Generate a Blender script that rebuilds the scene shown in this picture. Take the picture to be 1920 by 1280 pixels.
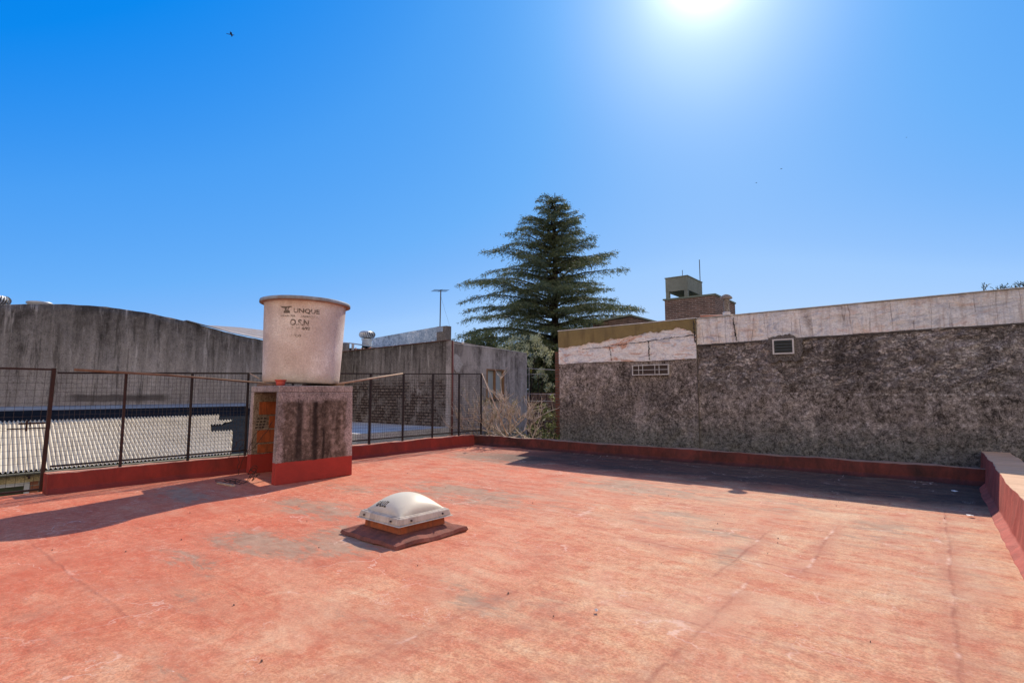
import bpy, math, random
import numpy as np
from mathutils import Vector, Matrix, noise as mn
R = math.radians
random.seed(7); rng = np.random.default_rng(7)
scene = bpy.context.scene
for o in list(bpy.data.objects): bpy.data.objects.remove(o)
COL = scene.collection

# ------------------------------------------------------------------ camera
# world axes follow the roof: +Y runs along the left parapet to the far wall, +X to the right parapet
YAW = 38.2
cam_d = bpy.data.cameras.new('camera'); cam = bpy.data.objects.new('camera', cam_d); COL.objects.link(cam)
cam_d.sensor_width = 36; cam_d.lens = 36 * 1000 / 1920; cam_d.clip_end = 3000; cam_d.clip_start = 0.05
cam.location = (0, 0, 1.5)
cam.rotation_euler = (R(90) + math.atan(0.095), 0, R(YAW))
scene.camera = cam

# ------------------------------------------------------------------ sun and sky
SUN_AZ, SUN_EL = -16.8, 39.0            # azimuth from +Y towards +X
sd = Vector((math.sin(R(SUN_AZ)) * math.cos(R(SUN_EL)), math.cos(R(SUN_AZ)) * math.cos(R(SUN_EL)), math.sin(R(SUN_EL))))
sun_d = bpy.data.lights.new('sun', 'SUN'); sun = bpy.data.objects.new('sun', sun_d); COL.objects.link(sun)
sun_d.energy = 5.0; sun_d.angle = R(0.5); sun_d.color = (1.0, 0.90, 0.76)
sun.rotation_euler = (-sd).to_track_quat('-Z', 'Y').to_euler()

world = bpy.data.worlds.new('World'); scene.world = world; world.use_nodes = True
wt = world.node_tree; wt.nodes.clear()
def wn(t): return wt.nodes.new(t)
sky = wn('ShaderNodeTexSky'); sky.sky_type = 'NISHITA'; sky.sun_disc = False
sky.sun_elevation = R(SUN_EL); sky.sun_rotation = R(SUN_AZ)
sky.air_density = 1.0; sky.dust_density = 0.35; sky.ozone_density = 3.0; sky.altitude = 0
EXPOSURE = 0.12; FILL_VEIL = 2.0; SKY_GAIN = 1.0/2**EXPOSURE
# exposure and colour response of a deep winter sky, driven by the brightness of the Nishita sky
bw_ = wn('ShaderNodeRGBToBW'); dv = wn('ShaderNodeMath'); dv.operation = 'MULTIPLY'; dv.inputs[1].default_value = 1/8
rp_ = wn('ShaderNodeValToRGB')
def s2l(c): return tuple(((x/255+0.055)/1.055)**2.4 if x > 10 else x/255/12.92 for x in c)+(1,)
stops = [(0, (75, 135, 222)), (.18, (45, 130, 228)), (.25, (2, 130, 235)), (.285, (12, 137, 239)), (.40, (76, 160, 245)), (.58, (108, 178, 250)), (.66, (124, 184, 251)), (.79, (149, 197, 254)), (.84, (160, 204, 255)), (1, (176, 212, 255))]
while len(rp_.color_ramp.elements) < len(stops): rp_.color_ramp.elements.new(.5)
for e_, (p_, c_) in zip(rp_.color_ramp.elements, stops): e_.position = p_; e_.color = s2l(c_)
sk8 = wn('ShaderNodeVectorMath'); sk8.operation = 'SCALE'; sk8.inputs['Scale'].default_value = SKY_GAIN/0.12
wt.links.new(sky.outputs[0], bw_.inputs[0]); wt.links.new(bw_.outputs[0], dv.inputs[0]); wt.links.new(dv.outputs[0], rp_.inputs[0]); wt.links.new(rp_.outputs[0], sk8.inputs[0])
tc = wn('ShaderNodeTexCoord'); dt = wn('ShaderNodeVectorMath'); dt.operation = 'DOT_PRODUCT'
dt.inputs[1].default_value = sd
mx = wn('ShaderNodeMath'); mx.operation = 'MAXIMUM'; mx.inputs[1].default_value = 0
def powr(e, s):
    a = wn('ShaderNodeMath'); a.operation = 'POWER'; a.inputs[1].default_value = e
    b = wn('ShaderNodeMath'); b.operation = 'MULTIPLY'; b.inputs[1].default_value = s*SKY_GAIN/0.12
    wt.links.new(mx.outputs[0], a.inputs[0]); wt.links.new(a.outputs[0], b.inputs[0]); return b.outputs[0]
wt.links.new(tc.outputs['Generated'], dt.inputs[0]); wt.links.new(dt.outputs['Value'], mx.inputs[0])
g1, g2, g3 = powr(80, .28), powr(480, 1.0), powr(2500, 8.0)      # the sun's aureole
ad = wn('ShaderNodeMath'); ad.operation = 'ADD'; wt.links.new(g1, ad.inputs[0]); wt.links.new(g2, ad.inputs[1])
ad2 = wn('ShaderNodeMath'); ad2.operation = 'ADD'; wt.links.new(ad.outputs[0], ad2.inputs[0]); wt.links.new(g3, ad2.inputs[1])
gc = wn('ShaderNodeMix'); gc.data_type = 'RGBA'; gc.blend_type = 'ADD'; gc.inputs[0].default_value = 1
sc = wn('ShaderNodeVectorMath'); sc.operation = 'SCALE'; sc.inputs[0].default_value = (1, 0.98, 0.94)
wt.links.new(ad2.outputs[0], sc.inputs['Scale'])
bg = wn('ShaderNodeBackground'); bg.inputs['Strength'].default_value = 0.12
wo = wn('ShaderNodeOutputWorld')
# warm fill light added as invented cloud in the unseen sky behind the camera
dk_ = wn('ShaderNodeVectorMath'); dk_.operation = 'DOT_PRODUCT'; dk_.inputs[1].default_value = (math.sin(R(YAW)), -math.cos(R(YAW)), 0.0)
vm_ = wn('ShaderNodeMapRange'); vm_.interpolation_type = 'SMOOTHSTEP'; vm_.inputs[1].default_value = 0.12; vm_.inputs[2].default_value = 0.75
vn_ = wn('ShaderNodeTexNoise'); vn_.inputs['Scale'].default_value = 2.5; vn_.inputs['Detail'].default_value = 6
vk_ = wn('ShaderNodeMath'); vk_.operation = 'MULTIPLY'
vr_ = wn('ShaderNodeMapRange'); vr_.inputs[1].default_value = 0.3; vr_.inputs[2].default_value = 0.6; vr_.inputs[3].default_value = 0.55; vr_.inputs[4].default_value = 1.0
wt.links.new(tc.outputs['Generated'], dk_.inputs[0]); wt.links.new(dk_.outputs['Value'], vm_.inputs[0]); wt.links.new(tc.outputs['Generated'], vn_.inputs['Vector'])
vs_ = wn('ShaderNodeSeparateXYZ'); ve_ = wn('ShaderNodeMapRange'); ve_.interpolation_type = 'SMOOTHSTEP'
for i_, x_ in zip((1, 2, 3, 4), (0.42, 0.80, 1.0, 0.0)): ve_.inputs[i_].default_value = x_
vq_ = wn('ShaderNodeMath'); vq_.operation = 'MULTIPLY'
wt.links.new(tc.outputs['Generated'], vs_.inputs[0]); wt.links.new(vs_.outputs[2], ve_.inputs[0]); wt.links.new(vm_.outputs[0], vq_.inputs[0]); wt.links.new(ve_.outputs[0], vq_.inputs[1])
wt.links.new(vn_.outputs[0], vr_.inputs[0]); wt.links.new(vr_.outputs[0], vk_.inputs[0]); wt.links.new(vq_.outputs[0], vk_.inputs[1])
fill_veil = wn('ShaderNodeMix'); fill_veil.data_type = 'RGBA'; g_ = FILL_VEIL*SKY_GAIN/0.12; fill_veil.inputs[7].default_value = (1.0*g_, 0.82*g_, 0.62*g_, 1)
wt.links.new(vk_.outputs[0], fill_veil.inputs[0]); wt.links.new(sk8.outputs[0], fill_veil.inputs[6]); wt.links.new(fill_veil.outputs[2], gc.inputs[6])
wt.links.new(sc.outputs[0], gc.inputs[7]); wt.links.new(gc.outputs[2], bg.inputs['Color'])
wt.links.new(bg.outputs[0], wo.inputs['Surface'])

scene.view_settings.view_transform = 'Standard'; scene.view_settings.look = 'None'
scene.view_settings.exposure = EXPOSURE; scene.view_settings.gamma = 1.0
scene.render.engine = 'CYCLES'

# ------------------------------------------------------------------ mesh helpers
def link(o, parent=None):
    COL.objects.link(o)
    if parent: o.parent = parent
    return o
def thing(name, label, cat, loc=(0, 0, 0), group=None):
    o = bpy.data.objects.new(name, None); o.empty_display_size = 0.2; o.location = loc
    link(o); o['label'] = label; o['category'] = cat
    if group: o['group'] = group
    return o
def origin(o):
    v = Vector((0, 0, 0))
    while o: v += o.location; o = o.parent
    return v
class MB:
    def __init__(s): s.v = []; s.f = []
    def quad(s, a, b, c, d): i = len(s.v); s.v += [tuple(a), tuple(b), tuple(c), tuple(d)]; s.f.append((i, i+1, i+2, i+3)); return s
    def poly(s, pts): i = len(s.v); s.v += [tuple(p) for p in pts]; s.f.append(tuple(range(i, i+len(pts)))); return s
    def hexa(s, p):   # 8 points: bottom 4 ccw, top 4 ccw
        i = len(s.v); s.v += [tuple(q) for q in p]
        for f in ((3,2,1,0),(4,5,6,7),(0,1,5,4),(1,2,6,5),(2,3,7,6),(3,0,4,7)): s.f.append(tuple(i+k for k in f))
        return s
    def box(s, x0, x1, y0, y1, z0, z1):
        return s.hexa([(x0,y0,z0),(x1,y0,z0),(x1,y1,z0),(x0,y1,z0),(x0,y0,z1),(x1,y0,z1),(x1,y1,z1),(x0,y1,z1)])
    def prism(s, pts, d):   # planar polygon extruded by vector d
        i = len(s.v); n = len(pts); d = Vector(d)
        s.v += [tuple(p) for p in pts] + [tuple(Vector(p)+d) for p in pts]
        s.f.append(tuple(i+k for k in range(n))); s.f.append(tuple(i+n+k for k in reversed(range(n))))
        for k in range(n): j = (k+1) % n; s.f.append((i+k, i+n+k, i+n+j, i+j))
        return s
    def tube(s, pts, r, n=8, r1=None, cap=True):
        pts = [Vector(p) for p in pts]; m = len(pts); i = len(s.v)
        for k, p in enumerate(pts):
            t = (pts[min(k+1, m-1)] - pts[max(k-1, 0)]).normalized()
            a = t.cross(Vector((0, 0, 1)));
            if a.length < 0.05: a = t.cross(Vector((1, 0, 0)))
            a.normalize(); b = t.cross(a)
            rr = r if r1 is None else r + (r1-r)*k/(m-1)
            for q in range(n):
                th = 2*math.pi*q/n; s.v.append(tuple(p + a*math.cos(th)*rr + b*math.sin(th)*rr))
        for k in range(m-1):
            for q in range(n): s.f.append((i+k*n+q, i+k*n+(q+1) % n, i+(k+1)*n+(q+1) % n, i+(k+1)*n+q))
        if cap: s.f.append(tuple(i+q for q in reversed(range(n)))); s.f.append(tuple(i+(m-1)*n+q for q in range(n)))
        return s
    def lathe(s, c, prof, n=48):
        i = len(s.v); m = len(prof)
        for (r, z) in prof:
            for q in range(n): th = 2*math.pi*q/n; s.v.append((c[0]+r*math.cos(th), c[1]+r*math.sin(th), c[2]+z))
        for k in range(m-1):
            for q in range(n): s.f.append((i+k*n+q, i+k*n+(q+1) % n, i+(k+1)*n+(q+1) % n, i+(k+1)*n+q))
        return s
    def build(s, name, m, parent=None, smooth=False, bevel=0, solid=0, label=None, matrix=None):
        off = origin(parent)
        me = bpy.data.meshes.new(name); vs = np.array(s.v, dtype=float)
        if matrix is not None: vs = np.array([tuple(matrix @ Vector(v)) for v in s.v])
        vs = vs - np.array(off)
        me.from_pydata(vs.tolist(), [], s.f); me.update()
        me.materials.append(m)
        if smooth: me.polygons.foreach_set('use_smooth', [True]*len(me.polygons))
        o = bpy.data.objects.new(name, me); link(o, parent)
        if label: o['label'] = label
        if solid:
            md = o.modifiers.new('solid', 'SOLIDIFY'); md.thickness = solid; md.offset = -1
        if bevel:
            md = o.modifiers.new('bevel', 'BEVEL'); md.width = bevel; md.segments = 2; md.limit_method = 'ANGLE'
        return o
def top(o, label, cat, group=None):
    o['label'] = label; o['category'] = cat
    if group: o['group'] = group
    return o
def struct(o): o['kind'] = 'structure'; return o
def grid(x, y, fn):    # grid mesh: fn(u,v)->point
    m = MB(); nx, ny = len(x), len(y)
    m.v = [fn(a, b) for b in y for a in x]
    m.f = [(j*nx+i, j*nx+i+1, (j+1)*nx+i+1, (j+1)*nx+i) for j in range(ny-1) for i in range(nx-1)]
    return m

# ------------------------------------------------------------------ material helpers
def lin(c):
    if isinstance(c, str):
        c = [int(c[i:i+2], 16)/255 for i in (0, 2, 4)]
        c = [x/12.92 if x <= 0.04045 else ((x+0.055)/1.055)**2.4 for x in c]
    return (c[0], c[1], c[2], 1)
class M:
    def __init__(s, name, rough=0.85, spec=0.3, metal=0.0):
        s.m = bpy.data.materials.new(name); s.m.use_nodes = True; s.t = s.m.node_tree
        s.b = s.t.nodes['Principled BSDF']; s.b.inputs['Roughness'].default_value = rough
        s.b.inputs['Specular IOR Level'].default_value = spec; s.b.inputs['Metallic'].default_value = metal
        g = s.t.nodes.new('ShaderNodeNewGeometry'); s.pos = g.outputs['Position']; s.nrm = g.outputs['Normal']
        sp = s.t.nodes.new('ShaderNodeSeparateXYZ'); s.t.links.new(s.pos, sp.inputs[0]); s.X, s.Y, s.Z = sp.outputs
    def put(s, sock, v):
        if hasattr(v, 'is_output') or isinstance(v, bpy.types.NodeSocket): s.t.links.new(v, sock)
        elif isinstance(v, (str,)): sock.default_value = lin(v)
        elif isinstance(v, (tuple, list)) and len(sock.default_value) == 4: sock.default_value = lin(v)
        else: sock.default_value = v
    def scale(s, sx, sy, sz, v=None, loc=(0, 0, 0), rot=(0, 0, 0)):
        n = s.t.nodes.new('ShaderNodeMapping'); n.inputs['Scale'].default_value = (sx, sy, sz)
        n.inputs['Location'].default_value = loc; n.inputs['Rotation'].default_value = rot
        s.t.links.new(v or s.pos, n.inputs[0]); return n.outputs[0]
    def noise(s, sc=1, det=4, rough=0.6, v=None, dist=0.0, w=None):
        n = s.t.nodes.new('ShaderNodeTexNoise'); n.inputs['Scale'].default_value = sc
        n.inputs['Detail'].default_value = det; n.inputs['Roughness'].default_value = rough; n.inputs['Distortion'].default_value = dist
        s.t.links.new(v or s.pos, n.inputs['Vector']); return n.outputs[0]
    def vor(s, sc=1, feat='F1', v=None, rnd=1.0, out='Distance'):
        n = s.t.nodes.new('ShaderNodeTexVoronoi'); n.feature = feat; n.inputs['Scale'].default_value = sc
        n.inputs['Randomness'].default_value = rnd
        s.t.links.new(v or s.pos, n.inputs['Vector']); return n.outputs[out]
    def math(s, op, a, b=0.0, clamp=False):
        n = s.t.nodes.new('ShaderNodeMath'); n.operation = op; n.use_clamp = clamp; s.put(n.inputs[0], a); s.put(n.inputs[1], b); return n.outputs[0]
    def rng(s, f, a, b, lo=0.0, hi=1.0, smooth=False):
        n = s.t.nodes.new('ShaderNodeMapRange'); s.put(n.inputs[0], f)
        if smooth: n.interpolation_type = 'SMOOTHSTEP'
        for i, x in zip((1, 2, 3, 4), (a, b, lo, hi)): n.inputs[i].default_value = x
        return n.outputs[0]
    def mix(s, f, a, b, mode='MIX'):
        n = s.t.nodes.new('ShaderNodeMix'); n.data_type = 'RGBA'; n.blend_type = mode
        s.put(n.inputs[0], f); s.put(n.inputs[6], a); s.put(n.inputs[7], b); return n.outputs[2]
    def ramp(s, f, stops):
        n = s.t.nodes.new('ShaderNodeValToRGB'); e = n.color_ramp.elements
        while len(e) < len(stops): e.new(0.5)
        for k, (p, c) in enumerate(stops): e[k].position = p; e[k].color = lin(c)
        s.put(n.inputs[0], f); return n.outputs[0]
    def comb(s, x, y, z=0.0):
        n = s.t.nodes.new('ShaderNodeCombineXYZ'); s.put(n.inputs[0], x); s.put(n.inputs[1], y); s.put(n.inputs[2], z); return n.outputs[0]
    def band(s, c, x, w, soft):     # 1 near c == x
        d = s.math('ABSOLUTE', s.math('SUBTRACT', c, x)); return s.rng(d, w, w+soft, 1, 0)
    def brick(s, v, c1, c2, mortar, sc=1, w=0.25, h=0.075, ms=0.012):
        n = s.t.nodes.new('ShaderNodeTexBrick'); s.t.links.new(v, n.inputs['Vector'])
        for k, x in (('Color1', c1), ('Color2', c2), ('Mortar', mortar)): s.put(n.inputs[k], x)
        n.inputs['Scale'].default_value = sc; n.inputs['Brick Width'].default_value = w; n.inputs['Row Height'].default_value = h
        n.inputs['Mortar Size'].default_value = ms; n.inputs['Bias'].default_value = 0
        return n.outputs['Color'], n.outputs['Fac']
    def fin(s, col, bump=None, dist=0.02, strength=0.6, rough=None, metal=None):
        s.put(s.b.inputs['Base Color'], col)
        if rough is not None: s.put(s.b.inputs['Roughness'], rough)
        if bump is not None:
            n = s.t.nodes.new('ShaderNodeBump'); n.inputs['Distance'].default_value = dist; n.inputs['Strength'].default_value = strength
            s.t.links.new(bump, n.inputs['Height']); s.t.links.new(n.outputs[0], s.b.inputs['Normal'])
        return s.m

# red membrane paint shared pieces
def red_paint(name, base, deep, worn=0.35, floor=False):
    m = M(name, rough=0.8, spec=0.25)
    return m

# ---- roof floor
def mat_floor():
    m = M('roof_floor_paint', rough=0.85, spec=0.18)
    V = lambda x, y, r=0.0, loc=(0, 0, 0): m.scale(x, y, 1, rot=(0, 0, r), loc=loc)
    mid = m.noise(1.3, 7, 0.68, dist=0.5); fine = m.noise(13, 7, 0.75); gr = m.noise(55, 4, 0.75)
    sx = m.noise(2.6, 9, 0.76, v=V(0.62, 1.8, 0.10), dist=0.6)       # roller strokes along x
    sy = m.noise(2.6, 9, 0.76, v=V(1.8, 0.6, 0.14, (4, 2, 0)), dist=0.6)
    side = m.rng(m.math('ADD', m.X, m.math('MULTIPLY', m.math('SUBTRACT', m.noise(.35, 3, .5), .5), 4)), -6.2, -1.2, 0, 1, True)
    red = m.ramp(m.rng(m.math('ADD', m.math('MULTIPLY', mid, .5), m.math('MULTIPLY', sx, .5)), .34, .66), [(0, (0.40, 0.072, 0.034)), (.35, (0.60, 0.125, 0.060)), (.7, (0.68, 0.175, 0.085)), (1, (0.74, 0.29, 0.15))])
    pale = m.ramp(m.rng(m.math('ADD', m.math('MULTIPLY', sy, .35), m.math('ADD', m.math('MULTIPLY', sx, .45), m.math('MULTIPLY', mid, .2))), .37, .63), [(0, (0.42, 0.120, 0.060)), (.3, (0.60, 0.220, 0.115)), (.6, (0.69, 0.345, 0.175)), (.85, (0.74, 0.46, 0.26)), (1, (0.79, 0.58, 0.37))])
    c = m.mix(side, red, pale)
    pn0 = m.noise(2.0, 8, .74, dist=.8, v=V(.8, 1.2, .5, (2, 9, 0)))
    # fine grain and blotches
    c = m.mix(m.math('MULTIPLY', m.math('MULTIPLY', m.rng(fine, .50, .64), m.rng(m.noise(.9, 4, .6), .38, .6, .25, 1)), .40), c, (0.74, 0.46, 0.30))
    c = m.mix(m.math('MULTIPLY', m.rng(fine, .50, .38), .48), c, (0.34, 0.095, 0.050))
    c = m.mix(m.rng(gr, .56, .42, 0, .46), c, (0.27, 0.095, 0.05))
    # broad worn and re-coated areas
    lo = m.noise(.42, 5, .62, dist=1.2); lo2 = m.noise(.75, 6, .66, dist=1.0, v=V(1, 1, 0, (11, 5, 0)))
    c = m.mix(m.math('MULTIPLY', m.rng(lo, .50, .62), .42), c, (0.50, 0.125, 0.062))
    c = m.mix(m.math('MULTIPLY', m.math('MULTIPLY', m.rng(lo2, .50, .64), m.rng(side, 0, 1, .3, 1)), .24), c, (0.75, 0.50, 0.31))
    c = m.mix(m.math('MULTIPLY', m.math('MULTIPLY', m.rng(lo2, .46, .36), m.rng(pn0, .45, .62)), .45), c, (0.36, 0.17, 0.105))
    def blob(x, y, rx, ry):
        v = m.comb(m.math('DIVIDE', m.math('SUBTRACT', m.X, x), rx), m.math('DIVIDE', m.math('SUBTRACT', m.Y, y), ry))
        n = m.t.nodes.new('ShaderNodeVectorMath'); n.operation = 'LENGTH'; m.t.links.new(v, n.inputs[0])
        return m.rng(n.outputs['Value'], 0.2, 1.1, 1, 0, True)
    w = None
    for (x, y, rx, ry, a) in ((-4.8, 3.4, .95, .85, 1.0), (-5.3, 2.75, 1.3, .55, .8), (-6.3, 4.0, 1.7, .6, .75), (-5.3, 2.1, .9, .3, .62), (-4.3, 1.75, .7, .25, .3), (-5.6, 6.0, 2.4, 1.0, .72), (-7.2, 5.1, 1.3, .5, .6),
                           (-7.8, 9.6, 2.4, 1.5, .78), (-3.6, 8.0, 2.4, 1.1, .70), (-2.5, 6.3, .8, .8, .62), (-1.9, 6.0, .8, .5, .5), (-1.55, 5.3, .25, .9, .55), (-.6, 7.3, .55, 1.1, .62), (-2.6, 3.1, .9, .5, .5),
                           (-3.0, 2.2, .8, .4, .3), (-8.8, 3.3, 1.2, .7, .68), (-2.0, 8.0, 1.6, .9, .45), (.1, 5.8, .4, 1.1, .35), (-3.4, 1.2, .7, .3, .25)):
        b = m.math('MULTIPLY', blob(x, y, rx, ry), a)
        w = b if w is None else m.math('MAXIMUM', w, b)
    pn = m.noise(2.1, 10, 0.76, dist=0.7, v=V(.62, 1.45, .12)); pn2 = m.noise(8.5, 7, 0.78, v=V(.6, 1.5, .1))
    pp = m.math('ADD', m.math('MULTIPLY', pn, .6), m.math('MULTIPLY', pn2, .4))
    mask = m.rng(m.math('ADD', pp, m.math('MULTIPLY', w, .23)), 0.615, 0.675, 0, 1)
    mask = m.math('MULTIPLY', mask, m.rng(gr, 0.36, 0.56, 0.45, 1))
    grey = m.ramp(m.noise(5, 8, 0.75), [(0.28, (0.12, 0.085, 0.058)), (0.45, (0.25, 0.175, 0.115)), (0.6, (0.37, 0.265, 0.18)), (0.75, (0.48, 0.37, 0.26))])
    wash = m.math('MULTIPLY', m.math('MULTIPLY', m.rng(pn, 0.40, 0.62), m.rng(w, 0.05, 0.7)), 0.62)
    c = m.mix(wash, c, (0.33, 0.20, 0.130))
    c = m.mix(m.math('MULTIPLY', mask, 0.74), c, grey)
    # dusty grey-beige film, strongest towards the far half
    fd = m.math('MULTIPLY', m.rng(m.math('ADD', m.Y, m.math('MULTIPLY', m.math('SUBTRACT', lo, .5), 5)), 2.5, 7.5, .35, 1), m.rng(m.math('ADD', m.math('MULTIPLY', sx, .6), m.math('MULTIPLY', pn0, .4)), .44, .60))
    c = m.mix(m.math('MULTIPLY', fd, .46), c, (0.50, 0.345, 0.225))
    fd2 = m.rng(m.noise(3.2, 9, .78, v=V(.35, 2.2, .07, (1, 8, 0))), .54, .66)
    c = m.mix(m.math('MULTIPLY', m.math('MULTIPLY', fd2, m.rng(m.Y, 4, 7.5, .12, .75)), .7), c, (0.24, 0.165, 0.115))
    # grey-black staining, with the far wall's cast shadow darkened into the colour
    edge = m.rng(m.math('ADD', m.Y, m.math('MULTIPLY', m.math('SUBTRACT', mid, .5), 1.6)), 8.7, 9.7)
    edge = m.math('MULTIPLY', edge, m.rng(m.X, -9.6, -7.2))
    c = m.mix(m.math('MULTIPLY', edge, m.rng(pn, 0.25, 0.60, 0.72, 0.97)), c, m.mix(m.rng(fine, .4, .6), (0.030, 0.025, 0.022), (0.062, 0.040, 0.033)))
    # curling light scratches
    def warp(sc, amt): return m.mix(amt, m.pos, m.comb(m.noise(sc, 4, .6), m.noise(sc*1.17, 4, .6), 0))
    s1 = m.rng(m.vor(1.7, 'DISTANCE_TO_EDGE', v=warp(2.2, .42)), .0015, .010, 1, 0)
    s2 = m.rng(m.vor(5.0, 'DISTANCE_TO_EDGE', v=warp(5.0, .35)), .002, .014, 1, 0)
    c = m.mix(m.math('MULTIPLY', m.math('MULTIPLY', s1, m.rng(m.noise(1.1, 4, .6), .50, .60)), .42), c, (0.80, 0.56, 0.44))
    c = m.mix(m.math('MULTIPLY', m.math('MULTIPLY', s2, m.rng(m.noise(1.7, 4, .6, v=V(1, 1, 0, (7, 3, 0))), .53, .62)), .38), c, (0.80, 0.58, 0.46))
    sp = m.rng(m.noise(60, 2, 0.5), 0.70, 0.75)
    c = m.mix(m.math('MULTIPLY', sp, 0.55), c, (0.22, 0.10, 0.07))
    sp2 = m.math('MULTIPLY', m.rng(m.noise(30, 3, 0.6, v=V(1, 1, 0, (5, 3, 0))), 0.69, 0.74), m.rng(m.noise(1.0, 3, .6), 0.52, 0.62))
    c = m.mix(m.math('MULTIPLY', sp2, 0.75), c, (0.82, 0.68, 0.58))
    # overlapping membrane seams under the paint, broken and wandering
    w1 = m.math('MULTIPLY', m.math('SUBTRACT', m.noise(.8, 5, .65), 0.5), 0.12); w2 = m.math('MULTIPLY', m.math('SUBTRACT', m.noise(4, 4, .65), 0.5), 0.05)
    wob = m.math('ADD', w1, w2)
    xx = m.math('ADD', m.X, wob); yy = m.math('ADD', m.Y, wob)
    seam = None; wide = None
    for (ax, p_, a0, a1, g) in ((yy, 5.2, -2.75, -.6, 1), (xx, -1.5, 4.4, 6.8, 1), (xx, -0.95, 4.9, 7.4, 1), (xx, -1.25, 2.0, 4.9, .8), (xx, 0.02, -1, 9.2, .9), (yy, 3.6, -2.2, -.3, .45), (xx, -2.6, 1.4, 4.0, .6), (yy, 1.35, -7.5, -4, .5), (yy, 7.1, -7, -4.2, .35)):
        oth = m.X if ax is yy else m.Y
        lim = m.math('MULTIPLY', m.math('MULTIPLY', m.rng(oth, a0, a0+0.4), m.rng(oth, a1-0.4, a1, 1, 0)), g)
        b = m.math('MULTIPLY', m.band(ax, p_, 0.002, 0.022), lim); b2 = m.math('MULTIPLY', m.band(ax, p_+.02, 0.02, 0.13), lim)
        seam = b if seam is None else m.math('MAXIMUM', seam, b); wide = b2 if wide is None else m.math('MAXIMUM', wide, b2)
    sn = m.rng(m.noise(5, 5, .75), 0.40, 0.62)
    c = m.mix(m.math('MULTIPLY', m.math('MULTIPLY', wide, m.rng(m.noise(1.6, 5, .7), .36, .6)), .62), c, (0.42, 0.145, 0.085))
    c = m.mix(m.math('MULTIPLY', m.math('MULTIPLY', seam, sn), 0.75), c, m.mix(m.rng(m.noise(1.5, 3, .6), .55, .60), (0.30, 0.10, 0.062), (0.80, 0.56, 0.43)))
    h = m.math('ADD', m.math('MULTIPLY', mid, 0.5), m.math('MULTIPLY', fine, 0.35))
    h = m.math('ADD', h, m.math('MULTIPLY', seam, 0.35)); h = m.math('ADD', h, m.math('MULTIPLY', gr, 0.18))
    h = m.math('ADD', h, m.math('MULTIPLY', sx, 0.35)); h = m.math('SUBTRACT', h, m.math('MULTIPLY', mask, 0.10))
    return m.fin(c, h, dist=0.022, strength=0.65)

def mat_red(name, a, b, dirt, dirtamt=0.5, top=None, lowdark=0.3):
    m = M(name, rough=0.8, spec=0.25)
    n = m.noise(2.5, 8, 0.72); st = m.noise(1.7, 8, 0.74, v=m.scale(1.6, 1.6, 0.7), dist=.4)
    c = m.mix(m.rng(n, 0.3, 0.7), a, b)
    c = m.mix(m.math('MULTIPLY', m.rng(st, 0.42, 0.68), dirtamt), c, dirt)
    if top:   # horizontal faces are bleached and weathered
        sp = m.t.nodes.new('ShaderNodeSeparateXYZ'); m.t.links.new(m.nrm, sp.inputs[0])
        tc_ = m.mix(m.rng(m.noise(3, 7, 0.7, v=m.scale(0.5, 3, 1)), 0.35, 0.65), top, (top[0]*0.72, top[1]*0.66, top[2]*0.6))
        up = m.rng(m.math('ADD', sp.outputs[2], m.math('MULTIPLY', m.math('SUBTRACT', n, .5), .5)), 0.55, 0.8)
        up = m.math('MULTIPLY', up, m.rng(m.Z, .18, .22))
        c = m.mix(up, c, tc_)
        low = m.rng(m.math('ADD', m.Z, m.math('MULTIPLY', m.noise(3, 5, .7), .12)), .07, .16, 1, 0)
        c = m.mix(m.math('MULTIPLY', low, lowdark), c, (dirt[0]*.8, dirt[1]*.85, dirt[2]*.9))  # darker band towards the foot
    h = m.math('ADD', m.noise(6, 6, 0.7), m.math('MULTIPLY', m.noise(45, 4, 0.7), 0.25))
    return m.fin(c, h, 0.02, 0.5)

def runoff(m, c, ax, dark=(0.030, 0.025, 0.021), light=(0.50, 0.455, 0.41), ztop=3.6, amt=.8):
    """soot running down from the coping and pale washed streaks between"""
    v = m.scale(1.0, 1.0, .16); v2 = m.scale(1.0, 1.0, .10, loc=(7, 3, 1))
    s1 = m.noise(1.9, 7, .70, v=v, dist=.25); s2 = m.noise(4.6, 6, .72, v=v2, dist=.2); bl = m.noise(2.2, 8, .76); fine = m.noise(13, 7, .8)
    reach = m.rng(m.math('ADD', m.math('SUBTRACT', m.Z, ztop), m.math('MULTIPLY', m.math('SUBTRACT', s1, .5), 5.5)), -1.7, .1)
    k = m.math('MULTIPLY', reach, m.rng(bl, .34, .58, .45, 1))
    c = m.mix(m.math('MULTIPLY', k, amt), c, dark)
    c = m.mix(m.math('MULTIPLY', m.math('MULTIPLY', m.rng(s2, .55, .66), m.rng(bl, .4, .55, .3, 1)), .62), c, light)
    c = m.mix(m.math('MULTIPLY', m.rng(s2, .46, .38), .58), c, dark)
    c = m.mix(m.math('MULTIPLY', m.rng(fine, .58, .70), .5), c, light)
    c = m.mix(m.math('MULTIPLY', m.rng(fine, .45, .33), .6), c, dark)
    return c
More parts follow.
